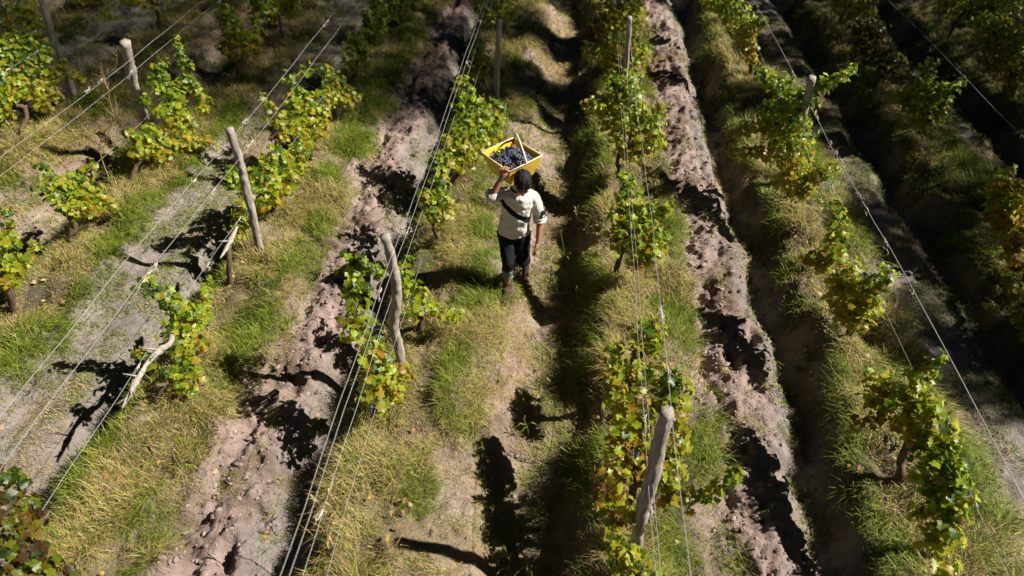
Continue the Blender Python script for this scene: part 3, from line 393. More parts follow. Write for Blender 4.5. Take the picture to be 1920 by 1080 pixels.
def build_vine(row,base,aut,label,blobs,grapes):
    if row in 'ABYZ': aut=aut*.8
    bx,by=base; bz=tz(bx,by)
    root=empty('grapevine',(bx,by,bz)); tag(root,label,'grapevine','grapevines planted along the rows')
    B=np.array(blobs); zc=B[:,2]
    low=label.startswith('low'); nearD=math.sqrt(bx*bx+by*by+CAMH**2)
    ct=np.average(B[:,:3],axis=0,weights=B[:,3]**2)
    hh=.24 if low else float(np.clip(zc.min()+.08,.38,.62))
    head=np.array([bx*.55+ct[0]*.45,by*.6+ct[1]*.4,hh])
    head[0]=np.clip(head[0],bx-.22,bx+.22); head[1]=np.clip(head[1],by-.25,by+.25)
    rs=np.random.RandomState(int(abs(bx*1000+by*77))%9999)
    # trunk
    G=Geo(); mid=[(bx+head[0])/2+rs.uniform(-.06,.06),(by+head[1])/2+rs.uniform(-.05,.05),hh*.5]
    P=catmull([[bx,by,bz-.12],[bx+rs.uniform(-.02,.02),by,bz+hh*.2],mid,head],5)
    r0=.02 if low else .034
    G.add(*tube(P,[r0*1.35,r0*1.1,r0*.9,r0*1.15],9,.28,rs.randint(99)))
    G.add(*tube(catmull([head-[0,0,.02],head+[rs.uniform(-.05,.05),rs.uniform(.05,.12),.06]],3),[r0,r0*.7],8,.3,rs.randint(99)))
    G.add(*tube(catmull([head-[0,0,.02],head+[rs.uniform(-.05,.05),-rs.uniform(.05,.12),.05]],3),[r0,r0*.7],8,.3,rs.randint(99)))
    G.build('trunk',M_bark,root)
    # canes: nearest-neighbour tree from the head through the leaf clumps
    done=[head]; todo=[b for b in B]; G=Geo(); 
    while todo:
        best=None
        for ti,b in enumerate(todo):
            for di,d in enumerate(done):
                l=np.linalg.norm(b[:3]-d)+ (0.0 if di else -.05)
                if best is None or l<best[0]: best=(l,ti,di)
        _,ti,di=best; b=todo.pop(ti); d=done[di]
        m=(b[:3]+d)/2+rs.uniform(-.03,.03,3); G.add(*tube(catmull([d,m,b[:3]],3),[.0075 if di==0 else .0055,.004],5,0,0,False)); done.append(b[:3])
    G.build('cane',M_cane,root)
    # foliage
    Ps=[];Ns=[];Ss=[];Hs=[]
    for b in B:
        r=b[3]*(1.2 if row in 'DE' else 1.12); nl=int(np.clip((1500*r*r+5.0+r*42)*1.3,8,180))
        if nearD<8: sc=1
        else: sc=1.0
        d=rs.normal(size=(nl,3)); d/=np.linalg.norm(d,axis=1)[:,None]
        rr=r*(.35+.75*rs.random_sample((nl,1))**.6)*np.where(rs.random_sample((nl,1))<.22,1.4,1)
        p=b[:3]+d*rr*[1,1,.9]
        nn=d*[.8,.8,.6]+np.array([0.25,-.12,.62])+rs.normal(size=(nl,3))*.45
        Ps.append(p);Ns.append(nn);Ss.append(rs.uniform(.065,.13,nl)*(.8 if r<.08 else 1)); Hs.append((p[:,2]-zc.mean())/(.3))
    Ps=np.concatenate(Ps);Ns=np.concatenate(Ns);Ss=np.concatenate(Ss);Hs=np.clip(np.concatenate(Hs),-1,1)
    Ps[:,2]=np.maximum(Ps[:,2],bz+.08)
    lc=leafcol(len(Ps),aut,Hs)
    if label.startswith('brown'): lc=np.where(rs.random_sample((len(Ps),1))<.38,leafcol(len(Ps),-.1,Hs),leafcol(len(Ps),1.5,Hs)*[.7,.8,.7])*.6  # brown and green mix, dimmed in colour to imitate the corner's weaker light
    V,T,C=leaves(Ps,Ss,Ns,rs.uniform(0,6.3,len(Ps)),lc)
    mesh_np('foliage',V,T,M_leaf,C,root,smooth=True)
    for gp in grapes:
        G=Geo(); bunch(G,(gp[0],gp[1],gp[2]+.05),.13,.045,46); G.build('grape_cluster',M_grape,root)
    return root
vines={}
for a in VINES: vines[a[3]]=build_vine(*a)
# bleached arm on one vine
v=vines["small grapevine with a V of leafy shoots over the bleached bare arm"]
G=Geo(); G.add(*tube(catmull([(-3.70,4.45,.5),(-3.55,4.18,.60),(-3.61,4.06,.60),(-3.62,3.85,.62),(-3.64,3.69,.58),(-3.66,3.46,.52)],5),[.03,.024,.033,.022,.028,.009],8,.45,3))
for p,q in [((-3.62,3.9,.61),(-3.52,3.95,.72)),((-3.63,3.75,.6),(-3.74,3.72,.66)),((-3.65,3.55,.55),(-3.75,3.5,.50)),((-3.6,4.08,.6),(-3.7,4.0,.7)),((-3.64,3.6,.57),(-3.57,3.52,.6)),((-3.63,3.68,.58),(-3.66,3.62,.48))]:
    G.add(*tube(catmull([p,q],3),[.012,.004],6,.3,5))
G.build('bare_arm',M_deadwood,v)
# dead stump
s=empty('dead_grapevine',(-3.76,5.69,tz(-3.76,5.69))); tag(s,'leafless dead grey grapevine stump with a broken arm, just below the straight post','dead grapevine')
G=Geo(); G.add(*tube(catmull([(-3.76,5.69,-.1),(-3.75,5.69,.1),(-3.69,5.7,.35),(-3.70,5.8,.5)],5),[.04,.03,.026,.034],9,.35,8)); G.build('trunk',M_bark,s)
G=Geo(); G.add(*tube(catmull([(-3.66,6.02,.60),(-3.69,5.88,.53),(-3.70,5.75,.5),(-3.72,5.6,.47)],4),[.016,.026,.022,.008],8,.45,9))
G.add(*tube(catmull([(-3.69,5.85,.52),(-3.80,5.80,.55)],3),[.014,.005],6,.3,2)); G.build('bare_arm',M_deadwood,s)
# ------------------------------------------------------------ posts
POSTS=[
 ([(-1.52,4.6,-.2),(-1.52,4.6,.0),(-1.53,4.6,.35),(-1.54,4.6,.62),(-1.475,4.6,.92),(-1.46,4.59,1.15),(-1.46,4.58,1.35),(-1.48,4.55,1.69)],[.052,.05,.048,.05,.054,.048,.047,.043],'crooked grey wooden post with a kink in the middle, left of the grape picker'),
 ([(.76,2.83,-.2),(.74,2.82,.0),(.71,2.82,.5),(.725,2.82,1.0),(.715,2.81,1.4),(.72,2.80,1.76)],[.036,.042,.054,.055,.052,.047],'thick pale grey wooden post among golden leaves at the bottom of the picture'),
 ([(-3.65,6.34,-.2),(-3.645,6.33,.1),(-3.60,6.31,.6),(-3.575,6.3,1.0),(-3.56,6.3,1.24),(-3.55,6.27,1.70)],[.052,.052,.05,.05,.047,.042],'smooth grey brown wooden post on the bank of the second row left, between leafy shoots'),
 ([(-6.42,8.98,-.3),(-6.36,8.94,.3),(-6.22,8.80,.8),(-6.12,8.7,1.2),(-5.96,8.59,1.66)],[.07,.07,.066,.074,.068],'stout grey wooden post with a knobbly top, upper left'),
 ([(-8.42,10.27,-.3),(-8.40,10.26,.0),(-8.33,10.24,.6),(-8.28,10.22,1.1),(-8.15,10.2,1.85)],[.066,.066,.062,.058,.055],'tall slanting pale wooden post running out of the top edge, upper left'),
 ([(-11.05,12.5,-.3),(-11.02,12.49,.0),(-10.9,12.44,.5),(-10.72,12.38,1.1)],[.055,.055,.05,.048],'thin dark post at the top left corner of the picture'),
 ([(-1.24,10.93,-.3),(-1.23,10.92,.3),(-1.21,10.9,.6),(-1.16,10.83,1.32)],[.052,.052,.05,.045],'short pale post near the top edge in the row left of the picker'),
 ([(.93,10.6,-.3),(.9,10.58,.2),(.86,10.51,.6),(.84,10.40,1.1),(.81,10.25,1.62)],[.05,.05,.047,.045,.042],'slim grey pole rising out of orange green leaves near the top edge'),
 ([(3.06,8.5,-.3),(3.04,8.48,.3),(2.98,8.36,1.25),(2.93,8.27,1.64)],[.058,.058,.055,.055],'dark split post almost hidden in the bright bushy vine of the second row right'),
]
for k_,(P,r,lab) in enumerate(POSTS):
    P=catmull(P,8); V,T=tube(P,np.array(r)*.93,20,.2,k_+2)
    o=Geo(); o.add(V-[*P[1][:2],0],T)
    ob=o.build('wooden_post',M_post); ob.location=(P[1][0],P[1][1],0); tag(ob,lab,'post','wooden trellis posts')
# ------------------------------------------------------------ wires
def tendrils(n,x0,h,ya,yb,root,amp=.0):
    for j in range(n):
        y0=rs_.uniform(ya,yb); G=Geo()
        for q in range(rs_.randint(2,5)):
            p=np.array([x0,y0+rs_.uniform(-.05,.05),h]); pts=[p]
            for s_ in range(5): p=p+np.array([rs_.uniform(-.018,.018),rs_.uniform(-.035,.035),rs_.uniform(-.024,.012)]); pts.append(p)
            G.add(*tube(catmull(pts,2),[.0035,.0012],4,0,0,False))
        G.add(*tube([(x0,y0-.035,h),(x0+.003,y0,h-.004),(x0,y0+.035,h)],[.004,.007,.004],5,.4,j))
        G.build('tendril',M_tendril,root)
rs_=np.random.RandomState(4)
WIRES=[ # x, h, y0, y1, radius, tendrils, label
 (-1.41,1.56,-.6,22,.0021,5,'upper trellis wire running past the crooked post top, left one of a close pair'),
 (-1.372,1.53,-.6,22,.0021,7,'upper trellis wire past the crooked post, right one of a close pair'),
 (-1.50,.98,0,22,.0021,5,'middle trellis wire running behind the crooked post in the row left of the picker'),
 (-1.47,.60,0,22,.0017,3,'lowest trellis wire of the row left of the picker'),
 (-3.62,1.55,-.5,22,.0021,6,'upper trellis wire passing the tip of the straight post, left one of the pair'),
 (-3.52,1.38,-.5,22,.0021,6,'upper trellis wire crossing in front of the straight post, right one of the pair'),
 (-3.69,.62,1.0,22,.0021,4,'low trellis wire tied to the bleached bare vine arm'),
 (-6.00,1.28,1,24,.0021,5,'single trellis wire passing the stout grey post, third row left'),
 (-5.9,1.5,5.5,24,.0021,3,'thin upper trellis wire just above the stout grey post, third row left'),
 (-6.03,.62,2,24,.0022,2,'low trellis wire of the third row left, passing under the leaves'),
 (-8.2,1.05,4,24,.0021,3,'trellis wire passing the tall slanting post, upper left'),
 (-8.45,.62,4,24,.0022,2,'lower trellis wire behind the tall slanting post, upper left'),
 (.705,1.02,-.4,22,.0017,4,'left thin wire of a close pair in the row right of the picker'),
 (.735,1.04,-.4,22,.0017,3,'right thin wire of a close pair in the row right of the picker'),
 (.80,1.56,-.6,22,.0021,6,'upper trellis wire right of the thick leaning post'),
 (3.02,1.29,-.5,24,.0036,14,'thick fuzzy trellis wire covered in dried tendrils, second row right'),
 (3.04,.80,.5,24,.0017,4,'thin lower trellis wire under the fuzzy one, second row right'),
 (5.35,1.25,1,24,.0021,4,'faint trellis wire of the third row right of the picker'),
]
for wx,wh,y0,y1,r,nt,lab in WIRES:
    root=empty('trellis_wire',(wx,y0,wh)); tag(root,lab,'wire','trellis wires along the rows')
    yy=np.linspace(y0,y1,60); P=np.stack([wx+.006*np.sin(yy*1.3+wx*9)+.004*np.sin(yy*4.1),yy,wh-.035*np.sin((yy-4.6)%6.3/6.3*math.pi)**2*1+.004*np.sin(yy*5)],1)
    G=Geo(); G.add(*tube(P,r,6,0,0)); G.build('wire_strand',M_wire,root)
    tendrils(nt,wx,wh-.01,max(y0+1.5,2.2),min(y1,12),root)
# ------------------------------------------------------------ dry tall weed bush
d=empty('dry_weed_bush',(-6.27,7.62,-.15)); tag(d,'tall bare straw coloured weed with branching twigs, left of the stout grey post','weed')
G=Geo(); b0=np.array([-6.27,7.62,-.2])
main=catmull([b0,(-6.27,7.65,.40),(-6.18,7.68,.7),(-5.93,7.72,.95),(-5.85,7.72,1.3),(-5.72,7.72,1.66)],5); G.add(*tube(main,[.009,.007,.005,.0025],5))
for q in range(26):
    t=rs_.randint(4,len(main)-1); p=main[t]; a=rs_.uniform(0,6.3); L=rs_.uniform(.15,.55)*(1.1-.5*t/len(main))
    e=p+np.array([math.cos(a)*L*.6,math.sin(a)*L*.3,L*.7]); m=(p+e)/2+[math.cos(a)*L*.1,0,-.03]
    br=catmull([p,m,e],4); G.add(*tube(br,[.0045,.0018],4,0,0,False))
    for z_ in range(3):
        pp=br[rs_.randint(3,len(br))]; G.add(*tube([pp,pp+rs_.uniform(-.1,.1,3)+[0,0,.08]],[.0022,.001],3,0,0,False))
G.build('stems',mat('dry_stalk',(.33,.24,.12),.8),d)
# ------------------------------------------------------------ tall weed stalks
M_weed=mat('weed_green',attr=True,rough=.6,transl=.25)
STALKS=[(-.07,3.34,.72,'tallest weed stalk, in the shaded strip near the bottom edge'),(-.02,3.88,.68,'weed stalk with broad pale blades in the shaded strip level with the golden vine'),(-.21,4.12,.3,'short weed stalk in the shaded strip left of the pale bladed one'),(-.06,2.71,.36,'forked weed stalk at the very bottom of the shaded strip'),(-.16,6.28,.48,'weed stalk just right of the picker at his knee level'),(.15,7.66,.42,'weed stalk in the shade right behind the picker shoulder'),(-.08,9.05,.6,'weed stalk in the grassy alley above the yellow crate'),(-.31,2.78,.25,'tiny weed sprout beside the forked stalk by the bottom edge'),(-.15,4.74,.46,'weed stalk in the shaded strip below the picker feet'),(.05,7.05,.4,'weed stalk right of the picker elbow'),(.25,5.93,.45,'weed stalk at the edge of the grass right of the picker boots'),(-1.69,2.9,.4,'pale dry weed stalk under the wires at the bottom left of the middle row'),(-1.68,2.59,.8,'long thin dry stalk crossing the wires near the bottom edge')]
for sx,sy,h,lab in STALKS:
    z0=tz(sx,sy); root=empty('weed_stalk',(sx,sy,z0)); tag(root,lab,'weed','tall weed stalks in the alleys')
    dry='dry' in lab; cst=np.array([.36,.28,.13]) if dry else np.array([.19,.2,.06])
    G=Geo(); tip=np.array([sx+rs_.uniform(-.08,.08),sy+rs_.uniform(-.05,.05),z0+h]); P=catmull([(sx,sy,z0-.02),((sx+tip[0])/2+.02,sy,z0+h*.5),tip],4)
    G.add(*tube(P,[.005,.003],5),cst); G.add(*tube([tip-[0,0,.03],tip+[.01,0,.05]],[.008,.003],5),np.array([.3,.26,.12])); G.build('stem',M_weed,root)
    G=Geo()
    for q in range(3+int(h*8)):
        p=P[rs_.randint(0,len(P)-1)]; a=rs_.uniform(0,6.3); L=rs_.uniform(.10,.2); dr=np.array([math.cos(a),math.sin(a),0]); s_=np.array([-math.sin(a),math.cos(a),0])*.0065
        p1=p+dr*L*.5+[0,0,L*.45]; p2=p+dr*L+[0,0,L*.25]
        G.add([p-s_*.5,p+s_*.5,p1+s_,p1-s_,p2],[[0,1,2],[0,2,3],[3,2,4]],cst*rs_.uniform(.8,1.5))
    G.build('leaves',M_weed,root,False)

# ------------------------------------------------------------ unseen trees added on the sunny side to darken right hand rows and corners
for j,(tx,ty,th,cb) in enumerate([(16.3,-2.4,16.,3.2),(15.7,.2,13.,3.2),(16.2,3.2,11,3.2),(15.8,6.2,10.6,3.2),(16.3,8.9,10.9,3.2),(15.7,11.7,11.2,3.2),(16.2,14.4,11.8,3.2),(15.9,17.2,12.2,3.2),(16.3,20,12.4,3.2),(17.7,2.2,31,18.5),(17.6,12.9,29,15),(17.9,15.6,31,15.5),(17.5,18.4,31,15),(17.9,21.2,30,15.5),(17.6,24,31,15)]):
    root=empty('added_shade_tree',(tx,ty,-.1))
    if cb<5: tag(root,'slender unseen poplar added beyond the right hand edge to shade the right hand rows','tree','added shade poplars beyond the right edge')
    else: tag(root,'very tall unseen poplar with a bare lower trunk, added to dim the left corners','tree','added tall shade poplars behind the shorter ones')
    G=Geo(); tr=catmull([(tx,ty,-.4),(tx+.1,ty,4),(tx-.05,ty+.1,8),(tx,ty,th-.8)],5); G.add(*tube(tr,[.16,.13,.08,.03],10,.1,j))
    n_=60
    for q in range(n_):
        t=rs_.uniform(.2,.95); p=tr[int(t*(len(tr)-1))]; a=rs_.uniform(0,6.3); L=rs_.uniform(.8,1.9)*(1.15-t)
        G.add(*tube([p,p+np.array([math.cos(a)*L*.6,math.sin(a)*L*.6,L*1.1])],[.03,.008],5,0,0,False))
    G.build('trunk',M_bark,root)
    nl=int(SHADE_LEAFN*(th-cb)/9); zc=rs_.uniform(-1,1,nl); a=rs_.uniform(0,6.3,nl); rad=1.75*np.sqrt(np.clip(1-zc**2,0,1))*np.sqrt(rs_.random_sample(nl))
    ch=(th-cb)/2; P=np.stack([tx+rad*np.cos(a),ty+rad*np.sin(a),cb+ch+zc*ch],1)
    P+=.25*np.sin(P[:,[1,2,0]]*3.1+j)
    nm=rs_.normal(size=(nl,3)); V,T,C=leaves(P,rs_.uniform(.09,.16,nl),nm,rs_.uniform(0,6.3,nl),np.ones((nl,3)))
    mesh_np('crown',V,T,M_shadetree,None,root)
# ------------------------------------------------------------ person
def caps(bm,a,b,ra,rb,seg=14):
    a=Vector(a);b=Vector(b); d=b-a; L=d.length
    for c,r in ((a,ra),(b,rb)):
        bmesh.ops.create_uvsphere(bm,u_segments=seg,v_segments=10,radius=r,matrix=Matrix.Translation(c))
    if L>1e-4:
        q=d.to_track_quat('Z','Y').to_matrix().to_4x4()
        bmesh.ops.create_cone(bm,cap_ends=True,segments=seg,radius1=ra,radius2=rb,depth=L,matrix=Matrix.Translation((a+b)/2)@q)
def chain(bm,pts,rs):
    for j in range(len(pts)-1): caps(bm,pts[j],pts[j+1],rs[j],rs[j+1])
def ell(bm,c,r,M=None):
    m=Matrix.Translation(c)@(M.to_4x4() if M else Matrix.Identity(4))@Matrix.Diagonal((*r,1))
    bmesh.ops.create_uvsphere(bm,u_segments=24,v_segments=16,radius=1,matrix=m)
def solid(name,bm,m,parent,voxel,smooth=4,disp=None):
    me=bpy.data.meshes.new(name); bm.to_mesh(me); bm.free(); me.materials.append(m)
    o=bpy.data.objects.new(name,me); COL.objects.link(o)
    r=o.modifiers.new('r','REMESH'); r.mode='VOXEL'; r.voxel_size=voxel; r.use_smooth_shade=True
    s=o.modifiers.new('s','SMOOTH'); s.factor=.5; s.iterations=smooth
    if disp:
        tx=bpy.data.textures.new(name+'_folds','CLOUDS'); tx.noise_scale=disp[0]; tx.noise_depth=2
        dm=o.modifiers.new('d','DISPLACE'); dm.texture=tx; dm.strength=disp[1]; dm.mid_level=.5; dm.texture_coords='GLOBAL'
    dg=bpy.context.evaluated_depsgraph_get(); dg.update(); ev=o.evaluated_get(dg); nm=bpy.data.meshes.new_from_object(ev)
    o.modifiers.clear(); o.data=nm
    for p in nm.polygons: p.use_smooth=True
    if not nm.materials: nm.materials.append(m)
    o.parent=parent; o.matrix_parent_inverse=Matrix.Translation(-Vector(parent.location))
    return o
M_skin=mat('skin',(.36,.175,.105),.5,noise=(14,.5,(.8,.7,.66)),spec=.35)
M_trous=mat('black_trousers',(.012,.012,.016),.85,bump=.002,bscale=120,spec=.15)
M_lining=mat('grey_lining',(.17,.17,.18),.85,bump=.002,bscale=120,spec=.15)
M_boot=mat('worn_boot',(.07,.045,.035),.8,noise=(25,.7,(.6,.5,.45)),spec=.2)
M_hair=mat('black_hair',(.010,.008,.008),.65,bump=.003,bscale=60,spec=.25,nstretch=(2,.6,1))
M_eye=mat('eye_white',(.7,.68,.64),.3); M_dark=mat('dark_iris',(.02,.012,.01),.4)
# shirt with a dark diagonal band and a dark side panel
M_shirt=mat('cream_sweatshirt',(.66,.63,.57),.9,noise=(60,.25,(.8,.8,.8)),bump=.003,bscale=90,spec=.1)
def band(m):
    N=m.node_tree.nodes; L=m.node_tree.links; p=N['Principled BSDF']; src=p.inputs['Base Color'].links[0].from_socket
    tc=N.new('ShaderNodeTexCoord'); sp=N.new('ShaderNodeSeparateXYZ'); L.new(tc.outputs['Object'],sp.inputs[0])
    def M2(op,a,b,c=None):
        n=N.new('ShaderNodeMath'); n.operation=op
        for q,vv in enumerate((a,b,c)):
            if vv is None: continue
            if isinstance(vv,(int,float)): n.inputs[q].default_value=vv
            else: L.new(vv,n.inputs[q])
        return n.outputs[0]
    x,y,z=sp.outputs
    # band: runs from the right shoulder side down to the left breast
    zz=M2('ADD',M2('MULTIPLY',M2('ADD',x,.50),.85),z)         # z + .62*(x+.5)
    d=M2('ABSOLUTE',M2('SUBTRACT',zz,BANDZ),0)
    a=M2('LESS_THAN',d,.042)
    a=M2('MULTIPLY',a,M2('LESS_THAN',y,6.03)); a=M2('MULTIPLY',a,M2('GREATER_THAN',x,-.685)); 
    # chest emblem: a few short dark dashes
    ex=M2('ABSOLUTE',M2('SUBTRACT',x,-.375),0); ez=M2('ABSOLUTE',M2('SUBTRACT',z,1.075),0)
    e=M2('MULTIPLY',M2('LESS_THAN',ex,.022),M2('LESS_THAN',ez,.008)); e=M2('MULTIPLY',e,M2('LESS_THAN',y,5.98))
    e=M2('MULTIPLY',e,M2('GREATER_THAN',M2('SINE',M2('MULTIPLY',x,600),0),-.5))
    # dark panel low on the left upper sleeve
    s=M2('MULTIPLY',M2('GREATER_THAN',x,-.235),M2('LESS_THAN',M2('ABSOLUTE',M2('SUBTRACT',z,.98),0),.055)); 
    a=M2('MAXIMUM',M2('MAXIMUM',a,s),e)
    mx=N.new('ShaderNodeMix'); mx.data_type='RGBA'; L.new(a,mx.inputs[0]); L.new(src,mx.inputs[6]); mx.inputs[7].default_value=(.012,.014,.028,1)
    L.new(mx.outputs[2],p.inputs['Base Color'])
BANDZ=1.075
band(M_shirt)
ZG=-.115
per=empty('person',(-.57,5.95,ZG)); tag(per,'dark haired grape picker in pale banded sweatshirt and black trousers walking with a yellow crate','person')
HIP=Vector((-.52,6.07,.80-.10)); 
kR=Vector((-.565,5.90,.40)); aR=Vector((-.585,5.93,.03)); kL=Vector((-.405,5.98,.36)); aL=Vector((-.40,6.30,.10))
hR=HIP+Vector((-.085,0,-.02)); hL=HIP+Vector((.085,0,-.02))
chest=Vector((-.495,5.99,1.10)); neckb=Vector((-.465,5.955,1.30)); headc=Vector((-.413,5.84,1.455))
shR=Vector((-.655,6.0,1.22)); elR=Vector((-.715,5.77,1.335)); wrR=Vector((-.64,5.80,1.50)); haR=Vector((-.60,5.81,1.56))
shL=Vector((-.315,6.01,1.19)); elL=Vector((-.235,6.06,.91)); wrL=Vector((-.245,5.97,.68)); 
b=bmesh.new()
chain(b,[hR,kR,aR],[.082,.055,.036]); chain(b,[kR+Vector((0,.02,-.1)),aR],[.052,.035])
chain(b,[hL,kL,aL],[.082,.055,.036]); caps(b,kL+(aL-kL)*.3+Vector((0,.01,-.015)),aL,.05,.035)
caps(b,aR,aR+Vector((-.005,-.08,-.07)),.030,.022); caps(b,aL,aL+Vector((.0,-.04,-.09)),.030,.022)
chain(b,[HIP,HIP+Vector((0,0,.2)),chest,neckb],[.08,.07,.085,.06]); caps(b,neckb,headc+Vector((0,.03,-.04)),.056,.052)
caps(b,neckb,shR,.05,.05); caps(b,neckb,shL,.05,.05)
chain(b,[shR,elR,wrR],[.052,.041,.027]); chain(b,[shL,elL,wrL],[.052,.041,.027])
# head
HM=Matrix.Rotation(R_(8),3,'Z')@Matrix.Rotation(R_(30),3,'X')   # pitched down (face is -y)
def H(p): return headc+HM@Vector(p)
ell(b,H((0,.015,.025)),(.078,.098,.10),HM); ell(b,H((0,-.03,-.045)),(.056,.062,.062),HM); ell(b,H((0,-.055,-.085)),(.028,.024,.022),HM)
caps(b,H((0,-.088,.015)),H((0,-.112,-.028)),.010,.014); ell(b,H((-.012,-.104,-.032)),(.009,.009,.008)); ell(b,H((.012,-.104,-.032)),(.009,.009,.008))
ell(b,H((0,-.082,.034)),(.055,.014,.010),HM); ell(b,H((0,-.091,-.056)),(.024,.010,.006),HM); ell(b,H((0,-.090,-.068)),(.020,.010,.007),HM)
for s_ in (-1,1): ell(b,H((s_*.079,.012,-.005)),(.010,.02,.03),HM); ell(b,H((s_*.038,-.068,-.02)),(.022,.02,.022),HM)
# right hand: holds the crate rim (front corner), fingers over the rim
palm=haR; caps(b,wrR,palm,.027,.028); ell(b,palm,(.040,.024,.045),Matrix.Rotation(R_(25),3,'Y'))
fr=Vector((-.555,5.81,1.62))
for q,(dx,l) in enumerate(((-.030,.9),(-.010,1.05),(.011,1.0),(.030,.8))):
    r=palm+Vector((dx*.9-.006,.0,.035)); p1=r+Vector((dx*.3+.006,-.006,.034*l)); p2=p1+Vector((.012,.020,.018*l)); p3=p2+Vector((.010,.022,-.010))
    chain(b,[r,p1,p2,p3],[.0105,.0098,.009,.0078])
chain(b,[palm+Vector((.025,-.01,-.012)),palm+Vector((.052,-.016,.006)),palm+Vector((.066,-.008,.032))],[.013,.0115,.0095])
# left hand hanging, relaxed curl
pl=wrL+Vector((-.012,-.028,-.058)); caps(b,wrL,pl,.026,.024); ell(b,pl+Vector((0,-.004,-.012)),(.022,.038,.045),Matrix.Rotation(R_(-14),3,'X'))
for q,(dy,l) in enumerate(((-.030,.85),(-.011,1.05),(.009,1.0),(.028,.78))):
    r=pl+Vector((-.002,dy,-.048)); p1=r+Vector((-.006,dy*.15-.006,-.034*l)); p2=p1+Vector((-.014,-.004,-.022*l)); p3=p2+Vector((-.015,.0,-.010))
    chain(b,[r,p1,p2,p3],[.0102,.0094,.0086,.0075])
chain(b,[pl+Vector((-.005,-.032,-.002)),pl+Vector((-.016,-.052,-.026)),pl+Vector((-.020,-.056,-.052))],[.013,.011,.009])
solid('body',b,M_skin,per,.0048,3)
for s_ in (-1,1):
    b=bmesh.new(); ell(b,H((s_*.034,-.082,.006)),(.012,.009,.006),HM); o=solid('eye',b,M_dark,per,.0025,1)
b=bmesh.new()      # brows
for s_ in (-1,1): caps(b,H((s_*.016,-.096,.030)),H((s_*.052,-.080,.032)),.0045,.0035)
solid('eyebrows',b,M_hair,per,.0025,1)
b=bmesh.new()      # hair cap with fringe
ell(b,H((0,.030,.050)),(.090,.102,.092),HM); ell(b,H((0,.060,.01)),(.084,.075,.085),HM)
for q in range(110):
    a=rs_.uniform(0,6.3); e_=rs_.uniform(.15,1.45); r=Vector((math.cos(a)*math.cos(e_)*.086,math.sin(a)*math.cos(e_)*.098+.028,math.sin(e_)*.092+.045))
    if r.y<-.03 and r.z<.05: continue
    t=r+Vector((rs_.uniform(-.012,.012),-.022,-.014 if r.z<.1 else .0)); caps(b,H(r*1.02),H(t),.0085,.004,6)
for q in range(9): 
    xx=-.06+.015*q; caps(b,H((xx,-.045,.085)),H((xx+rs_.uniform(-.008,.008),-.086,.055+rs_.uniform(-.008,.006))),.013,.006,6)
for s_ in (-1,1): caps(b,H((s_*.078,.0,.05)),H((s_*.079,-.008,.008)),.014,.007)
solid('hair',b,M_hair,per,.0035,1)
# shirt
b=bmesh.new()
wst=HIP+Vector((.0,-.01,.02))
def ring(c,r): ell(b,c,r)
for q in range(22):
    t=q/21*.9; w_=.178-.02*math.sin(min(t/.5,1)*math.pi/2)+.012*sst(.5,.8,np.array(t))-.03*sst(.8,.95,np.array(t)); d_=.138-.02*t
    c=wst.lerp(neckb,t); ring(c+Vector((0,-.012*math.sin(t*3),.0)),(float(w_),d_,.06))
caps(b,neckb+Vector((-.02,.01,-.035)),shR,.078,.074); caps(b,neckb+Vector((.02,.01,-.035)),shL,.078,.072)
chain(b,[shR,shR.lerp(elR,.5),shR.lerp(elR,.95)],[.074,.070,.068]); chain(b,[shL,shL.lerp(elL,.55),shL.lerp(elL,1.0)],[.073,.066,.068])
caps(b,neckb+Vector((0,0,-.02)),neckb+Vector((.01,-.012,.02)),.072,.068)
solid('sweatshirt',b,M_shirt,per,.0075,3,(.075,.032))
def cuff(name,a,c,r,m):
    d=(Vector(c)-Vector(a)); G=Geo(); n_=14; ts=np.linspace(0,1,n_)
    P=[np.array(Vector(a)+d*float(t)) for t in ts]; rr=[r*(1+.07*math.sin(t*math.pi*5)) for t in ts]
    G.add(*tube(P,rr,16,.12,4)); G.build(name,m,per)
M_cuff=mat('sweatshirt_cuff',(.66,.63,.58),.9,bump=.004,bscale=60,spec=.1)
cuff('sleeve_cuff',shR.lerp(elR,.72),elR+(wrR-elR)*.12,.071,M_cuff); cuff('sleeve_cuff',shL.lerp(elL,.82),elL+(wrL-elL)*.16,.067,M_cuff)
# collar
G=Geo(); P=[]
for q in range(19):
    a=q/18*2*math.pi*.94-math.pi/2+.2; P.append(np.array(neckb)+[.068*math.cos(a)+.006,.064*math.sin(a)-.010,.035-.012*math.sin(a)*-1])
G.add(*tube(np.array(P),.013,8)); G.build('collar',mat('dark_collar',(.03,.032,.05),.9),per)
# trousers
b=bmesh.new(); ell(b,HIP+Vector((0,0,-.01)),(.165,.125,.13))
hr2,hl2=hR,hL
chain(b,[hr2,hr2.lerp(kR,.5),kR,kR.lerp(aR,.30)],[.105,.088,.074,.070]); chain(b,[hl2,hl2.lerp(kL,.5),kL,kL.lerp(aL,.22)],[.105,.09,.076,.066])
solid('trousers',b,M_trous,per,.007,3,(.08,.022))
def roll(a,c,r): 
    d=Vector(c)-Vector(a); ts=np.linspace(0,1,10); G=Geo()
    G.add(*tube([np.array(Vector(a)+d*float(t)) for t in ts],[r*(1-.14*t+.05*math.sin(t*9)) for t in ts],16,.14,6)); G.build('rolled_hem',M_lining,per)
roll(kR.lerp(aR,.24),kR.lerp(aR,.60),.068); roll(kL.lerp(aL,.16),kL.lerp(aL,.36),.066)
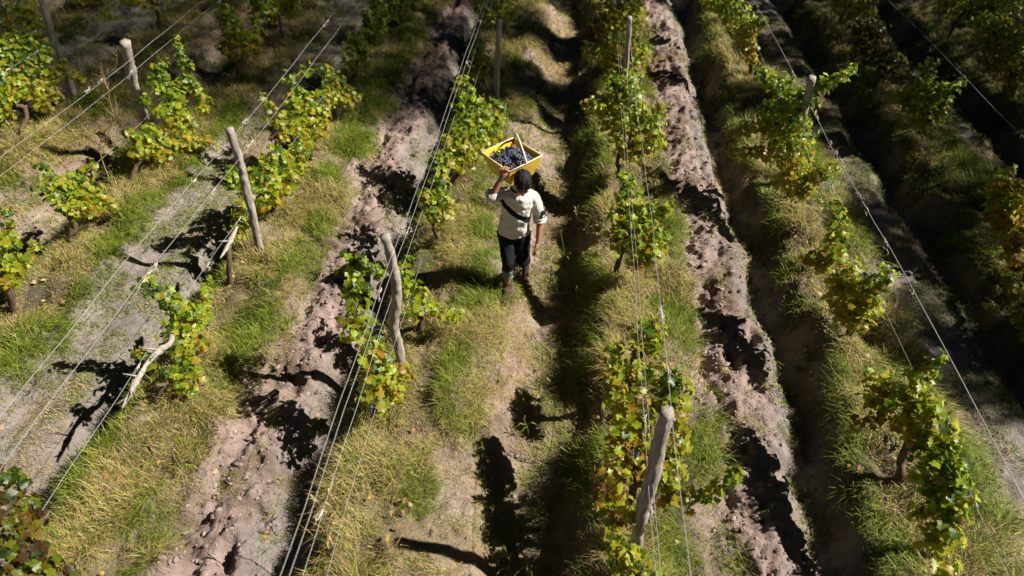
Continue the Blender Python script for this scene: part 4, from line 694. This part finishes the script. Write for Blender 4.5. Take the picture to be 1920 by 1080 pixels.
# boots
M_sole=mat('boot_sole',(.03,.027,.025),.8)
def boot(top,ank,heel,toe):
    b=bmesh.new(); caps(b,top,ank,.054,.052); caps(b,ank,heel,.052,.045); caps(b,heel,toe,.045,.042); caps(b,ank,toe,.050,.040)
    o=solid('boot',b,M_boot,per,.005,3)
    return o
boot(aR+Vector((0,.01,.12)),aR+Vector((0,.012,-.0)),aR+Vector((0,.025,-.095)),aR+Vector((-.012,-.165,-.105)))
b=bmesh.new(); caps(b,aR+Vector((0,.03,-.128)),aR+Vector((-.012,-.17,-.132)),.043,.041); solid('boot_sole',b,M_sole,per,.005,3) if 0 else b.free()
boot(aL+(kL-aL)*.38,aL+Vector((0,.02,-.01)),aL+Vector((0,.06,-.06)),aL+Vector((.0,-.06,-.19)))
# ------------------------------------------------------------ crate
CB=Vector((-.545,6.205,1.355)); CT=Vector((-.553,6.165,1.60))
top=[Vector((-.87,6.165,1.605)),Vector((-.545,5.82,1.60)),Vector((-.24,6.17,1.60)),Vector((-.565,6.505,1.605))]
cen=sum(top,Vector())/4
bot=[CB+(t-cen)*.70 for t in top]
crate=empty('picking_crate',CB); tag(crate,'worn yellow tapered crate full of dark grapes, carried on the shoulder of the picker','crate')
M_yel=mat('worn_yellow_paint',(.85,.56,.01),.5,noise=(5,.62,(.30,.22,.12),1),bump=.001,bscale=60,spec=.35)
M_rim=mat('pale_crate_rim',(.62,.55,.36),.7)
def slab(name,quad_out,quad_in,m):
    G=Geo(); V=[list(q) for q in quad_out]+[list(q) for q in quad_in]
    T=[]
    def qd(a,b_,c_,d_): T.extend([[a,b_,c_],[a,c_,d_]])
    qd(0,1,2,3); qd(7,6,5,4)
    for q in range(4): r=(q+1)%4; qd(q,q+4,r+4,r)
    G.add(V,T); return G.build(name,m,crate,False)
for q in range(4):
    r=(q+1)%4; th=.012
    def inn(p,c_): return p+(c_-p).normalized()*th*1.4
    e1=.0015 if q%2 else 0.
    slab('side_panel',[bot[q],bot[r],top[r],top[q]],[inn(bot[q],CB),inn(bot[r],CB),inn(top[r],cen),inn(top[q],cen)],M_yel)
up_=Vector((0,0,.012)); sh=[CB+(b_-CB)*.97 for b_ in bot]
slab('base_panel',[p+up_*.3 for p in sh],[p+up_*1.5 for p in sh],M_yel)
for q in range(4):
    r=(q+1)%4; G=Geo(); G.add(*tube([np.array(top[q]),np.array((top[q]+top[r])/2+Vector((0,0,-.003))),np.array(top[r])],.0085,8)); G.build('rim',M_rim,crate)
G=Geo(); a0=(top[3]+top[2]*.02)/1.02; a1=(top[1]+top[2])/2
P=catmull([np.array(top[3].lerp(top[2],.05)),np.array(cen+Vector((.03,.20,.12))),np.array(cen+Vector((.085,.02,.125))),np.array(a1+Vector((-.005,0,.045))),np.array(a1+Vector((-.008,.006,-.01)))],6)
G.add(*tube(P,.0105,10,.06,1)); G.build('handle',mat('rope_handle',(.62,.58,.5),.8,bump=.003,bscale=120),crate)
# heap of grapes: every bunch a thing
for q in range(30):
    while True:
        s_,t_=rs_.uniform(.1,.9,2)
        break
    gx,gy=divmod(q,6); s_=(gx+.5+rs_.uniform(-.3,.3))/5; t_=(gy+.5+rs_.uniform(-.3,.3))/6
    s_=.06+.88*s_; t_=.06+.88*t_
    p=(top[0].lerp(top[1],s_)).lerp(top[3].lerp(top[2],s_),t_); p=cen+(p-cen)*.80
    zz=1.545+.05*(1-((s_-.5)**2+(t_-.5)**2)*4)
    n_=34; a=rs_.uniform(0,6.3); L=.10
    dd=rs_.normal(size=(n_,3)); dd/=np.linalg.norm(dd,axis=1)[:,None]; rr=rs_.random_sample((n_,1))**.4
    loc=dd*rr*[L*.6,.038,.030]; cx,sx_=math.cos(a),math.sin(a)
    pts=np.stack([loc[:,0]*cx-loc[:,1]*sx_+p.x,loc[:,0]*sx_+loc[:,1]*cx+p.y,loc[:,2]+zz],1)
    A=scatter(IV,IT,pts,np.full((n_,3),.0135)*(.85+.3*rng.random((n_,1))),rng.random(n_)*6.3,np.zeros((n_,3)),0)
    ob=mesh_np('grape_bunch',A[0]-[p.x,p.y,zz],A[1],M_grape); ob.location=(p.x,p.y,zz)
    tag(ob,'dark blue bunch of grapes heaped in the yellow crate','grapes','grape bunches heaped in the yellow crate')
for (dx,dy,dz,lab,cc) in ((-.10,-.02,.06,'green vine leaf lying on the grapes at the left of the crate',(.12,.2,.03)),(.05,-.09,.065,'green vine leaf lying on the grapes near the front of the crate',(.10,.2,.03)),(-.12,.10,.05,'yellow green vine leaf against the back left side of the crate',(.3,.34,.04)),(.0,.12,.07,'reddish brown dry vine leaf on the grapes at the back of the crate',(.35,.16,.09)),(-.2,-.02,.035,'pale curled vine leaf in the left corner of the crate',(.45,.45,.3))):
    p=np.array([[cen.x+dx,cen.y+dy,1.555+dz]]); A=leaves(p,np.array([.085]),np.array([[.1,-.2,1.]]),np.array([dx*20]),np.array([cc]))
    ob=mesh_np('vine_leaf',A[0]-p,A[1],M_leaf,A[2]); ob.location=p[0]; tag(ob,lab,'leaf')
